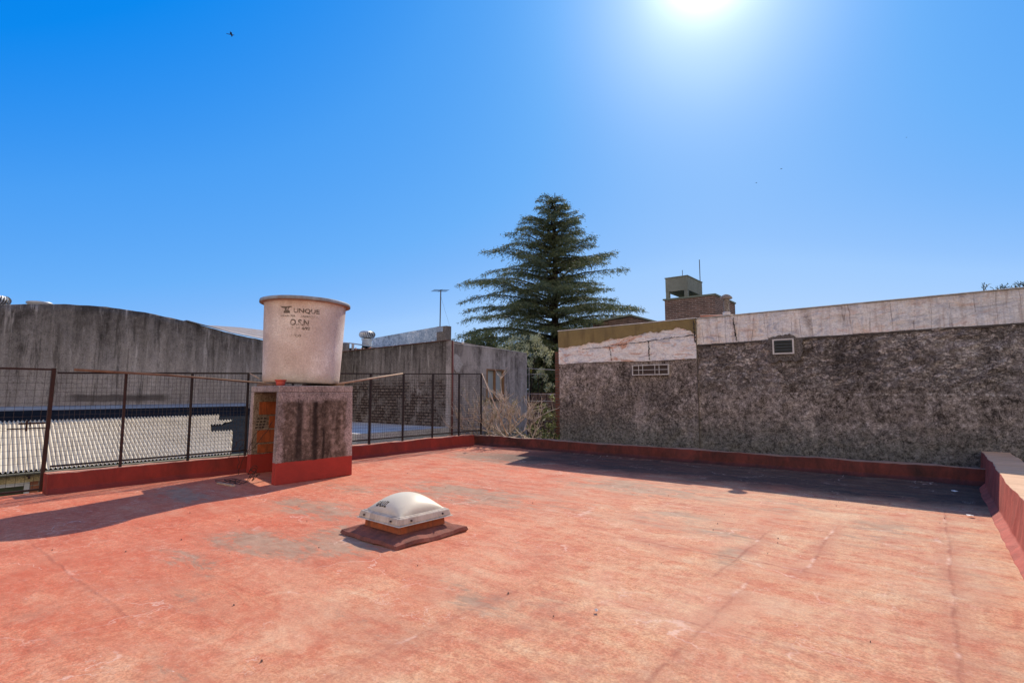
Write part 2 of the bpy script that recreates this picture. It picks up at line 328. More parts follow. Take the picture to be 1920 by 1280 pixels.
def mat_stain(name, stops, streak=0.6, speck=0.3, bump=0.7, vs=0.25, hs=1.6, brickmask=None, extra=None, bd=0.02):
    """weathered render: large mottling, vertical run-off streaks, fine grain"""
    m = M(name, rough=0.95, spec=0.15)
    big = m.noise(0.55, 5, 0.6); st = m.noise(1.5, 8, 0.74, v=m.scale(hs, hs, vs)); fi = m.noise(8, 9, 0.80)
    gr = m.noise(42, 4, 0.75)
    f = m.math('ADD', m.math('MULTIPLY', big, 0.35), m.math('MULTIPLY', st, streak*0.55))
    f = m.math('ADD', f, m.math('MULTIPLY', fi, speck))
    tot = 0.35 + streak*0.55 + speck
    f = m.rng(m.math('DIVIDE', f, tot), 0.40, 0.60)
    c = m.ramp(f, stops)
    c = m.mix(m.rng(gr, 0.36, 0.64), m.mix(0.55, c, (0, 0, 0)), m.mix(.16, c, (.8, .74, .68)))
    h = m.math('ADD', m.math('MULTIPLY', fi, 0.7), m.math('MULTIPLY', gr, 0.3))
    if extra: c, h = extra(m, c, h)
    return m.fin(c, h, bd, bump)

def mat_rough_wall():
    m = M('rough_cast_render', rough=0.97, spec=0.1)
    f1 = m.noise(4.0, 10, 0.80, dist=0.5); f2 = m.noise(15, 8, 0.86); big = m.noise(0.55, 5, 0.6)
    gr = m.noise(60, 5, 0.8)
    st = m.noise(1.5, 6, 0.62, v=m.scale(1.5, 1.5, 0.3))
    # thrown mortar: long ragged horizontal folds, creases darkened in colour for dirt and shade
    fl = m.noise(2.4, 9, 0.74, dist=1.6, v=m.scale(1.0, 1, 2.0)); fl2 = m.noise(5.2, 8, 0.74, dist=1.3, v=m.scale(.9, 1, 1.8, loc=(3, 0, 8)))
    rd = m.math('ABSOLUTE', m.math('SUBTRACT', fl, .5)); rd2 = m.math('ABSOLUTE', m.math('SUBTRACT', fl2, .5))
    up = m.math('MULTIPLY', m.rng(m.math('ADD', m.Z, m.math('MULTIPLY', f1, 0.6)), 1.72, 1.95), m.rng(m.X, -4.5, -4.2))
    cr = m.math('MULTIPLY', m.math('MAXIMUM', m.rng(rd, 0.0, 0.028, 1, 0), m.math('MULTIPLY', m.rng(rd2, 0.0, .030, 1, 0), .8)), m.rng(m.noise(1.6, 4, .6), .32, .52, .25, 1))
    f = m.math('ADD', m.math('MULTIPLY', f1, 0.26), m.math('ADD', m.math('MULTIPLY', f2, 0.42), m.math('ADD', m.math('MULTIPLY', m.math('ADD', big, st), 0.085), m.math('MULTIPLY', gr, .15))))
    f = m.math('ADD', f, m.math('MULTIPLY', up, .034))
    c = m.ramp(m.rng(f, 0.43, 0.59), [(0.0, (0.018, 0.014, 0.012)), (0.25, (0.095, 0.077, 0.068)), (0.5, (0.255, 0.212, 0.188)), (0.75, (0.45, 0.38, 0.345)), (0.92, (0.66, 0.58, 0.535)), (1.0, (0.84, 0.78, 0.73))])
    c = m.mix(m.math('MULTIPLY', m.math('MULTIPLY', cr, up), 0.72), c, (0.034, 0.025, 0.022))
    hi = m.math('MULTIPLY', m.math('MULTIPLY', m.rng(fl2, .54, .66), up), .45)
    c = m.mix(hi, c, (0.42, 0.335, 0.31))
    # pinkish, less soiled drips
    c = m.mix(m.math('MULTIPLY', m.rng(st, .56, .68), .35), c, (0.36, 0.28, 0.25))
    c = m.mix(m.math('MULTIPLY', m.rng(big, .46, .36), .45), c, (0.060, 0.052, 0.049))
    j = m.band(m.math('ADD', m.Z, m.math('MULTIPLY', m.noise(2.2, 5, .7), 0.22)), 1.57, 0.006, 0.018)
    c = m.mix(m.math('MULTIPLY', m.math('MULTIPLY', j, m.rng(m.noise(16, 4, .7), 0.52, 0.60)), m.rng(m.X, -4.0, -1.0, .3, 1)), c, (0.66, 0.60, 0.56))
    ck = m.rng(m.noise(21, 2, .5), .715, .735)
    c = m.mix(m.math('MULTIPLY', ck, .7), c, (0.62, 0.55, 0.51))
    ft = m.rng(m.math('ADD', m.Z, m.math('MULTIPLY', m.math('SUBTRACT', f1, .5), 1.3)), 0.42, 0.95, 1, 0)
    c = m.mix(m.math('MULTIPLY', ft, 0.8), c, m.mix(m.rng(f2, 0.40, 0.60), (0.022, 0.024, 0.022), (0.30, 0.295, 0.27)))
    c = m.mix(m.math('MULTIPLY', m.rng(m.math('ADD', m.Z, m.math('MULTIPLY', big, .8)), 1.0, 2.1, .34, 0), m.rng(st, .40, .58, 1, .5)), c, (0.045, 0.040, 0.037))
    return m.fin(c, m.math('SUBTRACT', m.math('ADD', m.math('MULTIPLY', f1, 0.6), m.math('MULTIPLY', f2, 0.5)), m.math('MULTIPLY', m.math('MULTIPLY', cr, up), 0.35)), 0.07, 1.0)

def mat_membrane(name, peach, drips):
    m = M(name, rough=0.75, spec=0.25)
    n = m.noise(1.7, 9, 0.70, dist=1.8, v=m.scale(0.7, 1, 1.5)); n2 = m.noise(2.4, 8, 0.68, dist=1.6, v=m.scale(0.5, 1, 1.5, loc=(3, 0, 7)))
    n3 = m.noise(3.1, 8, 0.7, dist=1.4, v=m.scale(0.6, 1, 1.6, loc=(9, 0, 2))); w = m.noise(7, 9, 0.80, dist=1.0)
    c = m.ramp(m.rng(n, 0.33, 0.67), [(0, (0.50, 0.51, 0.55)), (0.3, (0.78, 0.75, 0.73)), (0.55, (0.88, 0.83, 0.78)), (1, (0.86, 0.70, 0.57))])
    c = m.mix(m.math('MULTIPLY', m.rng(n2, 0.53, 0.62), peach*.75), c, (0.58, 0.27, 0.15))
    c = m.mix(m.math('MULTIPLY', m.rng(n3, 0.56, 0.66), .62), c, (0.28, 0.33, 0.44))
    wr = m.rng(m.math('ABSOLUTE', m.math('SUBTRACT', n2, .5)), 0, .012, 1, 0); wr2 = m.rng(m.math('ABSOLUTE', m.math('SUBTRACT', n3, .47)), 0, .010, 1, 0)
    c = m.mix(m.math('MULTIPLY', m.math('MAXIMUM', wr, wr2), .42), c, (0.22, 0.18, 0.17))
    if drips:
        c = m.mix(.10, c, (0.50, 0.40, 0.34))
        d = m.noise(4.0, 6, 0.7, v=m.scale(2.4, 1, 0.22)); c = m.mix(m.math('MULTIPLY', m.rng(d, 0.52, 0.66), 0.5), c, (0.34, 0.21, 0.14)); c = m.mix(m.math('MULTIPLY', m.rng(d, .46, .38), .35), c, (.42, .45, .52))
        v = m.vor(2.4, 'DISTANCE_TO_EDGE', v=m.comb(m.math('ADD', m.X, m.math('MULTIPLY', m.noise(2, 3, .5), 0.10)), m.math('MULTIPLY', m.Z, .05), 0.0))
        c = m.mix(m.math('MULTIPLY', m.rng(v, 0.004, 0.016, 1, 0), m.rng(m.noise(2.6, 5, .7), .42, .56, 0.0, .65)), c, (0.15, 0.095, 0.075))
        tp = m.rng(m.math('ADD', m.Z, m.math('MULTIPLY', w, .12)), 3.22, 3.34); c = m.mix(m.math('MULTIPLY', tp, .45), c, (0.42, 0.30, 0.20))
    c = m.mix(m.rng(w, 0.53, 0.66, 0, 0.45 if drips else .3), c, (0.30, 0.25, 0.24))
    c = m.mix(m.rng(w, 0.47, 0.36, 0, .5), c, (.93, .90, .86))
    c = m.mix(m.rng(m.noise(34, 5, .75), 0.36, 0.52, 0.28, 0), c, (0.16, 0.13, 0.12))
    return m.fin(c, m.math('ADD', w, m.math('MULTIPLY', n, 2)), 0.04, 0.8)

def mat_plain(name, a, b, sc=3, rough=0.7, spec=0.4, metal=0.0, bump=0.25, bd=0.01, streak=None):
    m = M(name, rough=rough, spec=spec, metal=metal)
    n = m.noise(sc, 7, 0.68)
    c = m.mix(m.rng(n, 0.32, 0.68), a, b)
    if streak: c = m.mix(m.math('MULTIPLY', m.rng(m.noise(sc*1.3, 5, .6, v=m.scale(2, 2, 0.3)), .5, .68), 0.6), c, streak)
    return m.fin(c, m.noise(sc*8, 5, 0.7), bd, bump)

def mat_brick(name, axis, c1, c2, mortar, w=0.26, h=0.085, ms=0.012, dirt=0.3):
    m = M(name, rough=0.95, spec=0.1)
    u = {'x': m.X, 'y': m.Y, 'xy': m.math('ADD', m.X, m.Y)}[axis]
    wob = m.math('MULTIPLY', m.noise(7, 3, .6), 0.02)
    col, fac = m.brick(m.comb(m.math('ADD', u, wob), m.math('ADD', m.Z, wob)), c1, c2, mortar, 1, w, h, ms)
    c = m.mix(m.math('MULTIPLY', m.rng(m.noise(2.5, 6, .7), .4, .65), dirt), col, (0.05, 0.035, 0.03))
    return m.fin(c, m.math('SUBTRACT', m.math('MULTIPLY', m.noise(20, 4, .7), 0.3), fac), 0.012, 0.7)

def mat_leaf(name, a, b, c_, sc=1.5, trans=0.35, rough=0.6):
    m = M(name, rough=rough, spec=0.3)
    n = m.noise(sc, 3, 0.6); n2 = m.noise(sc*9, 2, 0.5)
    col = m.mix(m.rng(n, 0.35, 0.65), a, b); col = m.mix(m.rng(n2, 0.45, 0.7), col, c_)
    m.fin(col)
    tr = m.t.nodes.new('ShaderNodeBsdfTranslucent'); m.t.links.new(col, tr.inputs[0])
    ms = m.t.nodes.new('ShaderNodeMixShader'); ms.inputs[0].default_value = trans
    out = m.t.nodes['Material Output']
    m.t.links.new(m.b.outputs[0], ms.inputs[1]); m.t.links.new(tr.outputs[0], ms.inputs[2]); m.t.links.new(ms.outputs[0], out.inputs[0])
    return m.m

FLOOR = mat_floor()
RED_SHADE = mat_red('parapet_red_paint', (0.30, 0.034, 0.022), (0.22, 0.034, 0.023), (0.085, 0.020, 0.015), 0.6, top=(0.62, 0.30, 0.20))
RED_BACK = mat_red('parapet_grimy_red_paint', (0.17, 0.036, 0.026), (0.075, 0.022, 0.017), (0.024, 0.013, 0.010), 0.95, top=(0.34, 0.21, 0.15), lowdark=.8)
RED_RIGHT = mat_red('parapet_worn_red_paint', (0.56, 0.13, 0.085), (0.40, 0.075, 0.05), (0.16, 0.045, 0.035), 0.75, top=(0.72, 0.45, 0.27), lowdark=0.0)
RUST = mat_plain('rusty_steel', (0.060, 0.026, 0.018), (0.030, 0.018, 0.015), 9, 0.85, 0.3)
DARKSTEEL = mat_plain('dark_steel', (0.018, 0.014, 0.013), (0.035, 0.022, 0.018), 9, 0.75, 0.3)
WIRE = mat_plain('mesh_wire', (0.030, 0.024, 0.020), (0.075, 0.055, 0.042), 20, 0.7, 0.4)
WOOD = mat_plain('weathered_wood', (0.48, 0.34, 0.24), (0.30, 0.20, 0.14), 6, 0.85, 0.2)
OLDWOOD = mat_plain('window_wood', (0.26, 0.15, 0.085), (0.16, 0.09, 0.055), 8, 0.85, 0.2)

# ------------------------------------------------------------------ ground, roof floor
gm = mat_plain('ground_soil', (0.12, 0.11, 0.07), (0.07, 0.085, 0.04), 0.3, 0.95, 0.1)
struct(MB().quad((-1500, -1500, -3.6), (1500, -1500, -3.6), (1500, 1500, -3.6), (-1500, 1500, -3.6)).build('ground', gm))
xs = np.linspace(-10.7, 1.0, 118); ys = np.linspace(-5, 11.55, 166)
def fz(x, y):
    e = 0.0
    if x > -10.5 and x < 0.5 and y < 11.3: e = (mn.noise(Vector((x*0.5, y*0.5, 0)))*0.010 + mn.noise(Vector((x*1.7, y*1.7, 3)))*0.004)
    z = e
    if y > 11.32: z += 0.03
    return (x, y, z)
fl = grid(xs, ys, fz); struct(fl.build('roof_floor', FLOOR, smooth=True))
bw = mat_stain('own_house_render', [(0, (0.2, 0.17, 0.14)), (1, (0.5, 0.44, 0.36))])
own = thing('terrace_house', 'house body carrying the red roof terrace, its render seen below the roof edge', 'house', (-4.8, 3, -3.6))
MB().box(-10.695, 1.15, -5, 11.6, -3.6, -0.03).build('wall', bw, own)

# ------------------------------------------------------------------ parapets of the terrace
def sweep(prof, a, b, axis, wob=0.006, n=110):
    wob *= 1.7
    """profile (across, z) swept along axis with hand-trowelled wobble, capped"""
    m = MB(); k = len(prof)
    for i in range(n+1):
        t = a + (b-a)*i/n
        for (p, z) in prof:
            d = (mn.noise(Vector((t*1.3, p*3, z*3)))+.5*mn.noise(Vector((t*5, p*3, z*3))))*wob*2
            d2 = (mn.noise(Vector((t*1.1, p*3+9, z*3)))+.5*mn.noise(Vector((t*6, p*3+9, z*3))))*wob*2
            m.v.append((p+d, t, z+d2*(z > 0.05)) if axis == 'y' else (t, p+d, z+d2*(z > 0.05)))
    for i in range(n):
        for q in range(k):
            a0, b0, c0, d0 = i*k+q, i*k+(q+1) % k, (i+1)*k+(q+1) % k, (i+1)*k+q
            m.f.append((a0, b0, c0, d0))
    m.f.append(tuple(range(k))[::-1]); m.f.append(tuple(n*k+q for q in range(k)))
    return m
def soft(o):
    md = o.modifiers.new('bevel', 'BEVEL'); md.width = 0.018; md.segments = 3; md.limit_method = 'ANGLE'; md.angle_limit = R(28)
    return o
# left: stays short of the gate
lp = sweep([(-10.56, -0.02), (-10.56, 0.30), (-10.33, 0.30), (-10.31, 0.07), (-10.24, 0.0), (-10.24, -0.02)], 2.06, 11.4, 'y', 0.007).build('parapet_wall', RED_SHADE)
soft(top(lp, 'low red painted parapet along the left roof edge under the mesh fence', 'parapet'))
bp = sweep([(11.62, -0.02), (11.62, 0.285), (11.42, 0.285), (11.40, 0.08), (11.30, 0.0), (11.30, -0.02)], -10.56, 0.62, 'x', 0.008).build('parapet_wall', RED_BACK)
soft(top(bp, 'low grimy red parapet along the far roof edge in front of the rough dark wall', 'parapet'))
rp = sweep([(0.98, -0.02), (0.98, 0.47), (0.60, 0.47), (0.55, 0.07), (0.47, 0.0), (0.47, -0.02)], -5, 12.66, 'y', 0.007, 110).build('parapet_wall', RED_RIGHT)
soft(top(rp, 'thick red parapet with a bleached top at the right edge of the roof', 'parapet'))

# ------------------------------------------------------------------ mesh fence on the left parapet
FX = -10.42
fence = thing('mesh_fence', 'rusty wire mesh fence on posts standing on the left red parapet', 'fence', (FX, 6.8, 0.28))
ztop = lambda y: 1.79 + 0.025*(y-2)
posts = [2.12] + [2.96+k for k in range(10)]
posts = [2.10, 2.98, 3.98, 4.98, 5.9, 6.85, 7.85, 8.85, 9.85, 10.85, 11.78]
for i, y in enumerate(posts):
    if i == 0: continue
    m = MB(); w = 0.018 if i not in (6,) else 0.022
    m.box(FX-w, FX+w, y-w, y+w, 0.25, ztop(y)-0.018); m.build('post', RUST if i < 2 else DARKSTEEL, fence)
m = MB(); m.hexa([(FX-.014, posts[0], ztop(posts[0])-.016), (FX+.014, posts[0], ztop(posts[0])-.016), (FX+.014, posts[-1], ztop(posts[-1])-.016), (FX-.014, posts[-1], ztop(posts[-1])-.016),
                  (FX-.014, posts[0], ztop(posts[0])+.012), (FX+.014, posts[0], ztop(posts[0])+.012), (FX+.014, posts[-1], ztop(posts[-1])+.012), (FX-.014, posts[-1], ztop(posts[-1])+.012)])
m.build('top_rail', DARKSTEEL, fence)
MB().box(FX-.014, FX+.014, posts[0], posts[-1], 0.385, 0.413).build('bottom_rail', DARKSTEEL, fence)
def bar(m, a, b, w):
    a = Vector(a); b = Vector(b); t = (b-a).normalized(); s = t.cross(Vector((1, 0, 0)))
    if s.length < .05: s = t.cross(Vector((0, 0, 1)))
    s = s.normalized()*w; u = t.cross(s).normalized()*w
    m.hexa([a-s-u, a+s-u, b+s-u, b-s-u, a-s+u, a+s+u, b+s+u, b-s+u])
m = MB(); pitch = 0.066
for i in range(len(posts)-1):
    y0, y1 = posts[i]+.02, posts[i+1]-.02; n = int((y1-y0)/pitch)
    sl = random.uniform(-.006, .006); bow = random.uniform(-.012, .012)
    for k in range(n+1):
        y = y0+(y1-y0)*(k+.5)/(n+1)
        bar(m, (FX+bow*math.sin(k/n*3.1), y, 0.41), (FX+bow*math.sin(k/n*3.1), y+sl, ztop(y)-.02), 0.0019)
    nz = int((ztop(y0)-0.41)/pitch)
    for k in range(1, nz):
        z = 0.41+k*(ztop(y0)-.43)/nz
        bar(m, (FX+.004, y0-.02, z), (FX+.004, y1+.02, z+sl*.6), 0.0019)
m.build('wire_mesh', WIRE, fence)

gate = thing('mesh_gate', 'rusty mesh gate with a sliding bolt at the left end of the fence', 'gate', (-10.5, 1.5, 0.02))
def gx(z): return -10.64 + 0.2*z/1.9
gy0, gy1 = 0.75, 2.06
m = MB()
for y, w in ((gy0, .02), (gy1, .024)):
    m.hexa([(gx(0.02)-w, y-w, .02), (gx(.02)+w, y-w, .02), (gx(.02)+w, y+w, .02), (gx(.02)-w, y+w, .02), (gx(1.86)-w, y-w, 1.86), (gx(1.86)+w, y-w, 1.86), (gx(1.86)+w, y+w, 1.86), (gx(1.86)-w, y+w, 1.86)])
for z in (0.05, 1.84):
    m.box(gx(z)-.016, gx(z)+.016, gy0+.024, gy1-.026, z-.014, z+.014)
m.build('gate_frame', RUST, gate)
m = MB()
for k in range(1, 13): y = gy0+k*(gy1-gy0)/13; bar(m, (gx(.06), y, .06), (gx(1.83), y+.01, 1.83), .002)
for k in range(1, 18): z = .06+k*1.77/18; bar(m, (gx(z)+.004, gy0+.02, z), (gx(z)+.004, gy1-.02, z), .002)
m.build('wire_mesh', WIRE, gate)
m = MB(); m.box(-10.50, -10.485, 1.72, 2.02, 1.03, 1.055); m.tube([(-10.48, 1.60, .97), (-10.48, 2.03, .97)], .009, 8); m.box(-10.495, -10.475, 1.80, 1.82, .93, 1.09); m.tube([(-10.475, 1.84, 1.06), (-10.44, 1.84, 1.06), (-10.44, 1.84, 1.0)], .007, 6)
m.build('bolt', RUST, gate)

# ------------------------------------------------------------------ loose poles
def pole(pts, r, mat, label):
    return top(MB().tube(pts, r, 10, r*0.8).build('pole', mat, smooth=True), label, 'pole')
pole([(-10.34, 2.28, 1.845), (-10.33, 3.6, 1.79), (-10.28, 5.25, 1.675)], .021, RUST if False else mat_plain('pole_rust_wood', (0.24, 0.14, 0.09), (0.10, 0.055, 0.04), 5, .85, .2), 'long brown pole lying along the fence top to the brick pedestal')
pole([(-9.45, 6.18, 1.65), (-10.38, 8.78, 1.965)], .022, WOOD, 'pale wooden pole reaching from the pedestal top to the fence')
pole([(-10.42, 11.80, 2.05), (-9.22, 11.52, 0.30)], .018, WOOD, 'thin pole leaning from the fence end onto the far parapet')
pole([(-10.25, 4.92, 1.86), (-10.05, 5.02, 1.75)], .008, WOOD, 'short pale stick poking out beside the tank base')

# ------------------------------------------------------------------ pedestal
PX0, PX1 = -10.18, -8.45
sk = lambda x, y: y + (PX1 - x)*0.22                       # the near end is skewed
ped = thing('tank_pedestal', 'stained plaster and brick pedestal with a red painted foot under the water tank', 'pedestal', (-9.3, 5.4, 0))
def ped_extra(m, c, h):
    # dark run-off with pale flaking border
    ed = m.noise(3.2, 7, 0.7, dist=0.4)
    yy = m.math('ADD', m.Y, m.math('MULTIPLY', m.math('SUBTRACT', ed, .5), 0.35)); zz = m.math('ADD', m.Z, m.math('MULTIPLY', m.math('SUBTRACT', ed, .5), 0.5))
    inside = m.math('MULTIPLY', m.math('MULTIPLY', m.rng(yy, 4.60, 4.66), m.rng(yy, 5.82, 5.88, 1, 0)), m.rng(zz, 1.33, 1.42, 1, 0))
    st = m.noise(1.5, 6, .6, v=m.scale(1, 1.9, 0.28)); ff = m.noise(11, 8, .78)
    dk = m.ramp(m.rng(m.math('ADD', m.math('MULTIPLY', st, .45), m.math('MULTIPLY', ff, .55)), .38, .62), [(0, (0.022, 0.015, 0.012)), (.35, (0.062, 0.042, 0.032)), (.65, (0.13, 0.092, 0.070)), (1, (0.30, 0.22, 0.18))])
    ru = m.math('MAXIMUM', m.band(m.math('ADD', m.Y, m.math('MULTIPLY', m.noise(2, 4, .6), .16)), 5.00, .035, .06), m.math('MAXIMUM', m.band(m.math('ADD', m.Y, m.math('MULTIPLY', m.noise(2, 4, .6), .14)), 5.30, .02, .05), m.math('MULTIPLY', m.band(m.math('ADD', m.Y, m.math('MULTIPLY', m.noise(2, 4, .6), .14)), 5.45, .008, .03), m.rng(m.Z, .85, .95, 1, 0))))
    dk = m.mix(m.math('MULTIPLY', ru, .8), dk, (0.016, 0.011, 0.009))
    front = m.rng(m.X, -8.50, -8.47)
    c = m.mix(m.math('MULTIPLY', m.math('MULTIPLY', inside, front), m.rng(ed, .25, .5, .93, 1)), c, dk)
    # red painted foot
    foot = m.rng(m.math('ADD', m.Z, m.math('MULTIPLY', m.math('SUBTRACT', m.noise(6, 4, .7), .5), .05)), 0.345, 0.355, 1, 0)
    c = m.mix(foot, c, m.mix(m.rng(ed, .3, .7), (0.40, 0.048, 0.034), (0.30, 0.042, 0.030)))
    return c, h
PEDM = mat_stain('pedestal_plaster', [(0, (0.15, 0.105, 0.09)), (.35, (0.33, 0.24, 0.21)), (.7, (0.50, 0.37, 0.33)), (1, (0.62, 0.50, 0.45))], 0.7, .4, extra=ped_extra)
def pwall(x0, x1, y0, y1, z0, z1, name, mat, fl=0.0, bev=.012):
    p = [(x0-fl, sk(x0, y0)-fl, z0), (x1+fl, sk(x1, y0)-fl, z0), (x1+fl, sk(x1, y1)+fl, z0), (x0-fl, sk(x0, y1)+fl, z0),
         (x0, sk(x0, y0), z1), (x1, sk(x1, y0), z1), (x1, sk(x1, y1), z1), (x0, sk(x0, y1), z1)]
    return MB().hexa(p).build(name, mat, ped, bevel=bev)
pwall(PX1-.135, PX1, 4.55, 5.97, 0, 1.50, 'side_wall', PEDM, 0.02)
pwall(PX0, PX0+.17, 4.55, 5.97, 0, 1.50, 'side_wall', PEDM, 0.02)
pwall(PX0, PX1, 4.55, 5.97, 1.502, 1.61, 'top_slab', mat_stain('slab_plaster', [(0, (0.20, 0.14, 0.12)), (.5, (0.42, 0.31, 0.27)), (1, (0.60, 0.48, 0.42))], .5, .5))
pwall(PX0+.172, PX1-.137, 5.82, 5.95, 0, 1.18, 'end_wall', PEDM)
# exposed hollow bricks on the inner face of the rear side wall
OB = mat_plain('orange_hollow_brick', (0.48, 0.13, 0.045), (0.26, 0.075, 0.03), 7, .95, .1, streak=(.12, .05, .03))
MORT = mat_stain('mortar', [(0, (0.10, 0.07, 0.04)), (.5, (0.28, 0.20, 0.12)), (1, (0.42, 0.34, 0.24))], .3, .6)
pwall(PX0+.172, PX0+.192, 4.56, 5.8, 0.36, 1.49, 'mortar_bed', MORT, bev=0)
for (y0, y1, z0, z1) in ((4.66, 5.25, 1.08, 1.32), (4.86, 5.4, 0.82, 1.05), (4.64, 5.30, 0.56, 0.79), (4.66, 5.20, 0.37, 0.53), (5.5, 5.78, 1.10, 1.32), (5.45, 5.78, .58, .80)):
    pwall(PX0+.194, PX0+.206, y0, y1, z0, z1, 'hollow_brick', OB, bev=.006)
HOLE = mat_plain('hole_dark', (.012, .009, .008), (.02, .015, .012), 5)
for r_ in range(4):
    for k in range(3): y = 4.60+k*.065+r_*.01; z = .83+r_*.055; MB().box(PX0+.194, PX0+.199, sk(PX0+.19, y), sk(PX0+.19, y)+.045, z, z+.022).build('brick_hole', HOLE, ped)

# rusty wires by the opening
m = MB()
def wirep(pts, r=.005):
    m.tube(pts, r, 5)
def curve(p0, p1, sag, n=14, wob=.02):
    p0, p1 = Vector(p0), Vector(p1); o = []
    for i in range(n+1):
        t = i/n; p = p0.lerp(p1, t); p.z += -sag*4*t*(1-t); p += Vector((random.uniform(-wob, wob), random.uniform(-wob, wob), random.uniform(-wob, wob)*.5)); o.append(p)
    return o
wirep(curve((-8.75, 4.62, 1.0), (-9.9, 4.72, .35), .05)); wirep(curve((-9.0, 4.60, .95), (-9.8, 4.6, .12), -.1)); wirep(curve((-9.95, 4.7, .55), (-9.75, 4.55, .05), -.15)); wirep(curve((-10.25, 4.6, .3), (-9.85, 4.7, .62), -.12))
for k in range(5):
    c0 = Vector((-8.98+random.uniform(-.1, .1), 4.42+random.uniform(-.06, .06), .05+k*.045)); pts = []
    for q in range(16): th = q/15*5.6+k; pts.append(c0+Vector((math.cos(th)*.09, math.sin(th)*.05, math.sin(th*1.3)*.06)))
    wirep(pts, .005)
for k in range(6):
    c0 = Vector((-9.25+random.uniform(-.25, .2), 4.22+random.uniform(-.1, .1), .014)); pts = []
    for q in range(18): th = q/17*6.5+k; pts.append(c0+Vector((math.cos(th)*.14, math.sin(th)*.08, abs(math.sin(th*2))*.02)))
    wirep(pts, .004)
top(m.build('rusty_wire', RUST, smooth=True), 'tangle of rusty wire hanging and coiled in front of the pedestal opening', 'wire')
top(MB().hexa([(-9.33, 4.02, .006), (-8.86, 4.06, .006), (-8.86, 4.11, .006), (-9.33, 4.07, .006), (-9.33, 4.02, .03), (-8.86, 4.06, .03), (-8.86, 4.11, .03), (-9.33, 4.07, .03)]).build('wood_strip', WOOD), 'pale strip of wood lying flat by the pedestal foot', 'wood strip')

# ------------------------------------------------------------------ water tank
TC = Vector((-9.27, 5.42, 1.66))
tank = thing('water_tank', 'round off-white fibre cement water tank with stencilled lettering on the brick pedestal', 'water tank', TC)
tilt = Matrix.Translation(TC) @ Matrix.Rotation(R(1.2), 4, Vector((math.cos(R(-38+180)), math.sin(R(38)), 0))) @ Matrix.Translation(-TC)
def tank_col(m):
    g = m.noise(48, 4, 0.65); n = m.noise(1.6, 6, .65); st = m.noise(2.2, 6, .65, v=m.scale(1.6, 1.6, .35))
    c = m.ramp(m.rng(n, .3, .7), [(0, (0.48, 0.38, 0.33)), (.5, (0.62, 0.52, 0.46)), (1, (0.80, 0.74, 0.68))])
    c = m.mix(m.rng(g, .40, .62, 0, .42), c, (0.30, 0.235, 0.20))
    c = m.mix(m.math('MULTIPLY', m.rng(m.math('ADD', m.Z, m.math('MULTIPLY', st, .5)), 3.25, 3.5), .5), c, (0.52, 0.30, 0.20))
    c = m.mix(m.math('MULTIPLY', m.rng(m.math('ADD', m.Z, m.math('MULTIPLY', st, -.25)), 1.60, 1.72, 1, 0), .5), c, (0.42, 0.32, 0.22))
    c = m.mix(m.math('MULTIPLY', m.rng(st, .56, .70), .4), c, (0.30, 0.24, 0.21))
    return c, m.math('ADD', m.math('MULTIPLY', g, .5), m.math('MULTIPLY', m.noise(30, 3, .6), .6))
m = M('fibre_cement', rough=.9, spec=.2); c, h = tank_col(m); TANKM = m.fin(c, h, .025, .7)
prof = [(0.0, .0), (.61, 0), (.645, .008), (.663, .03), (.672, .08), (.690, .5), (.708, 1.0), (.722, 1.42), (.735, 1.475)]
def TR(z): return .672 + .050*(z-.08)/1.34
MB().lathe(TC, prof, 96).build('body', TANKM, tank, smooth=True, matrix=tilt)
lid = [(.792, 1.462), (.805, 1.466), (.806, 1.50), (.80, 1.522), (.77, 1.532), (.5, 1.548), (0, 1.56)]
LIDM = mat_plain('lid_grey', (0.30, 0.34, 0.38), (0.17, 0.17, 0.17), 4, .7, .3, streak=(.2, .12, .08))
MB().lathe(TC, lid, 96).build('lid', LIDM, tank, smooth=True, matrix=tilt)
lip = [(.722, 1.455), (.76, 1.458), (.795, 1.462)]
MB().lathe(TC, lip, 96).build('rim', mat_plain('rim_ochre', (0.42, 0.27, 0.19), (0.25, 0.16, 0.12), 5, .9, .15), tank, smooth=True, matrix=tilt)
# lettering wrapped on the cylinder
m = M('stencil_paint', rough=.9, spec=.15); c, h = tank_col(m)
wear = m.rng(m.math('ADD', m.noise(17, 5, .7), m.math('MULTIPLY', m.noise(3, 2, .5), .35)), .68, .82)
INK = m.fin(m.mix(m.math('ADD', m.math('MULTIPLY', wear, .7), .14), (0.060, 0.045, 0.032), c), h, .01, .4)
m = M('stencil_paint_worn', rough=.9, spec=.15); c, h = tank_col(m)
wear = m.rng(m.math('ADD', m.noise(20, 5, .75), m.math('MULTIPLY', m.noise(5, 2, .5), .5)), .68, .88, .2, 1)
INK2 = m.fin(m.mix(wear, (0.07, 0.055, 0.04), c), h, .01, .4)
face_ang = math.atan2(-TC.y, -TC.x) - R(7.5)
def wrap(verts2, faces, zc, name, mat):
    vs = []
    for (x, z) in verts2:
        zz = zc + z; r = TR(zz)+.004; a = face_ang + x/r
        vs.append((TC.x + r*math.cos(a), TC.y + r*math.sin(a), TC.z + zz))
    mb = MB(); mb.v = vs; mb.f = faces; return mb.build(name, mat, tank, matrix=tilt)
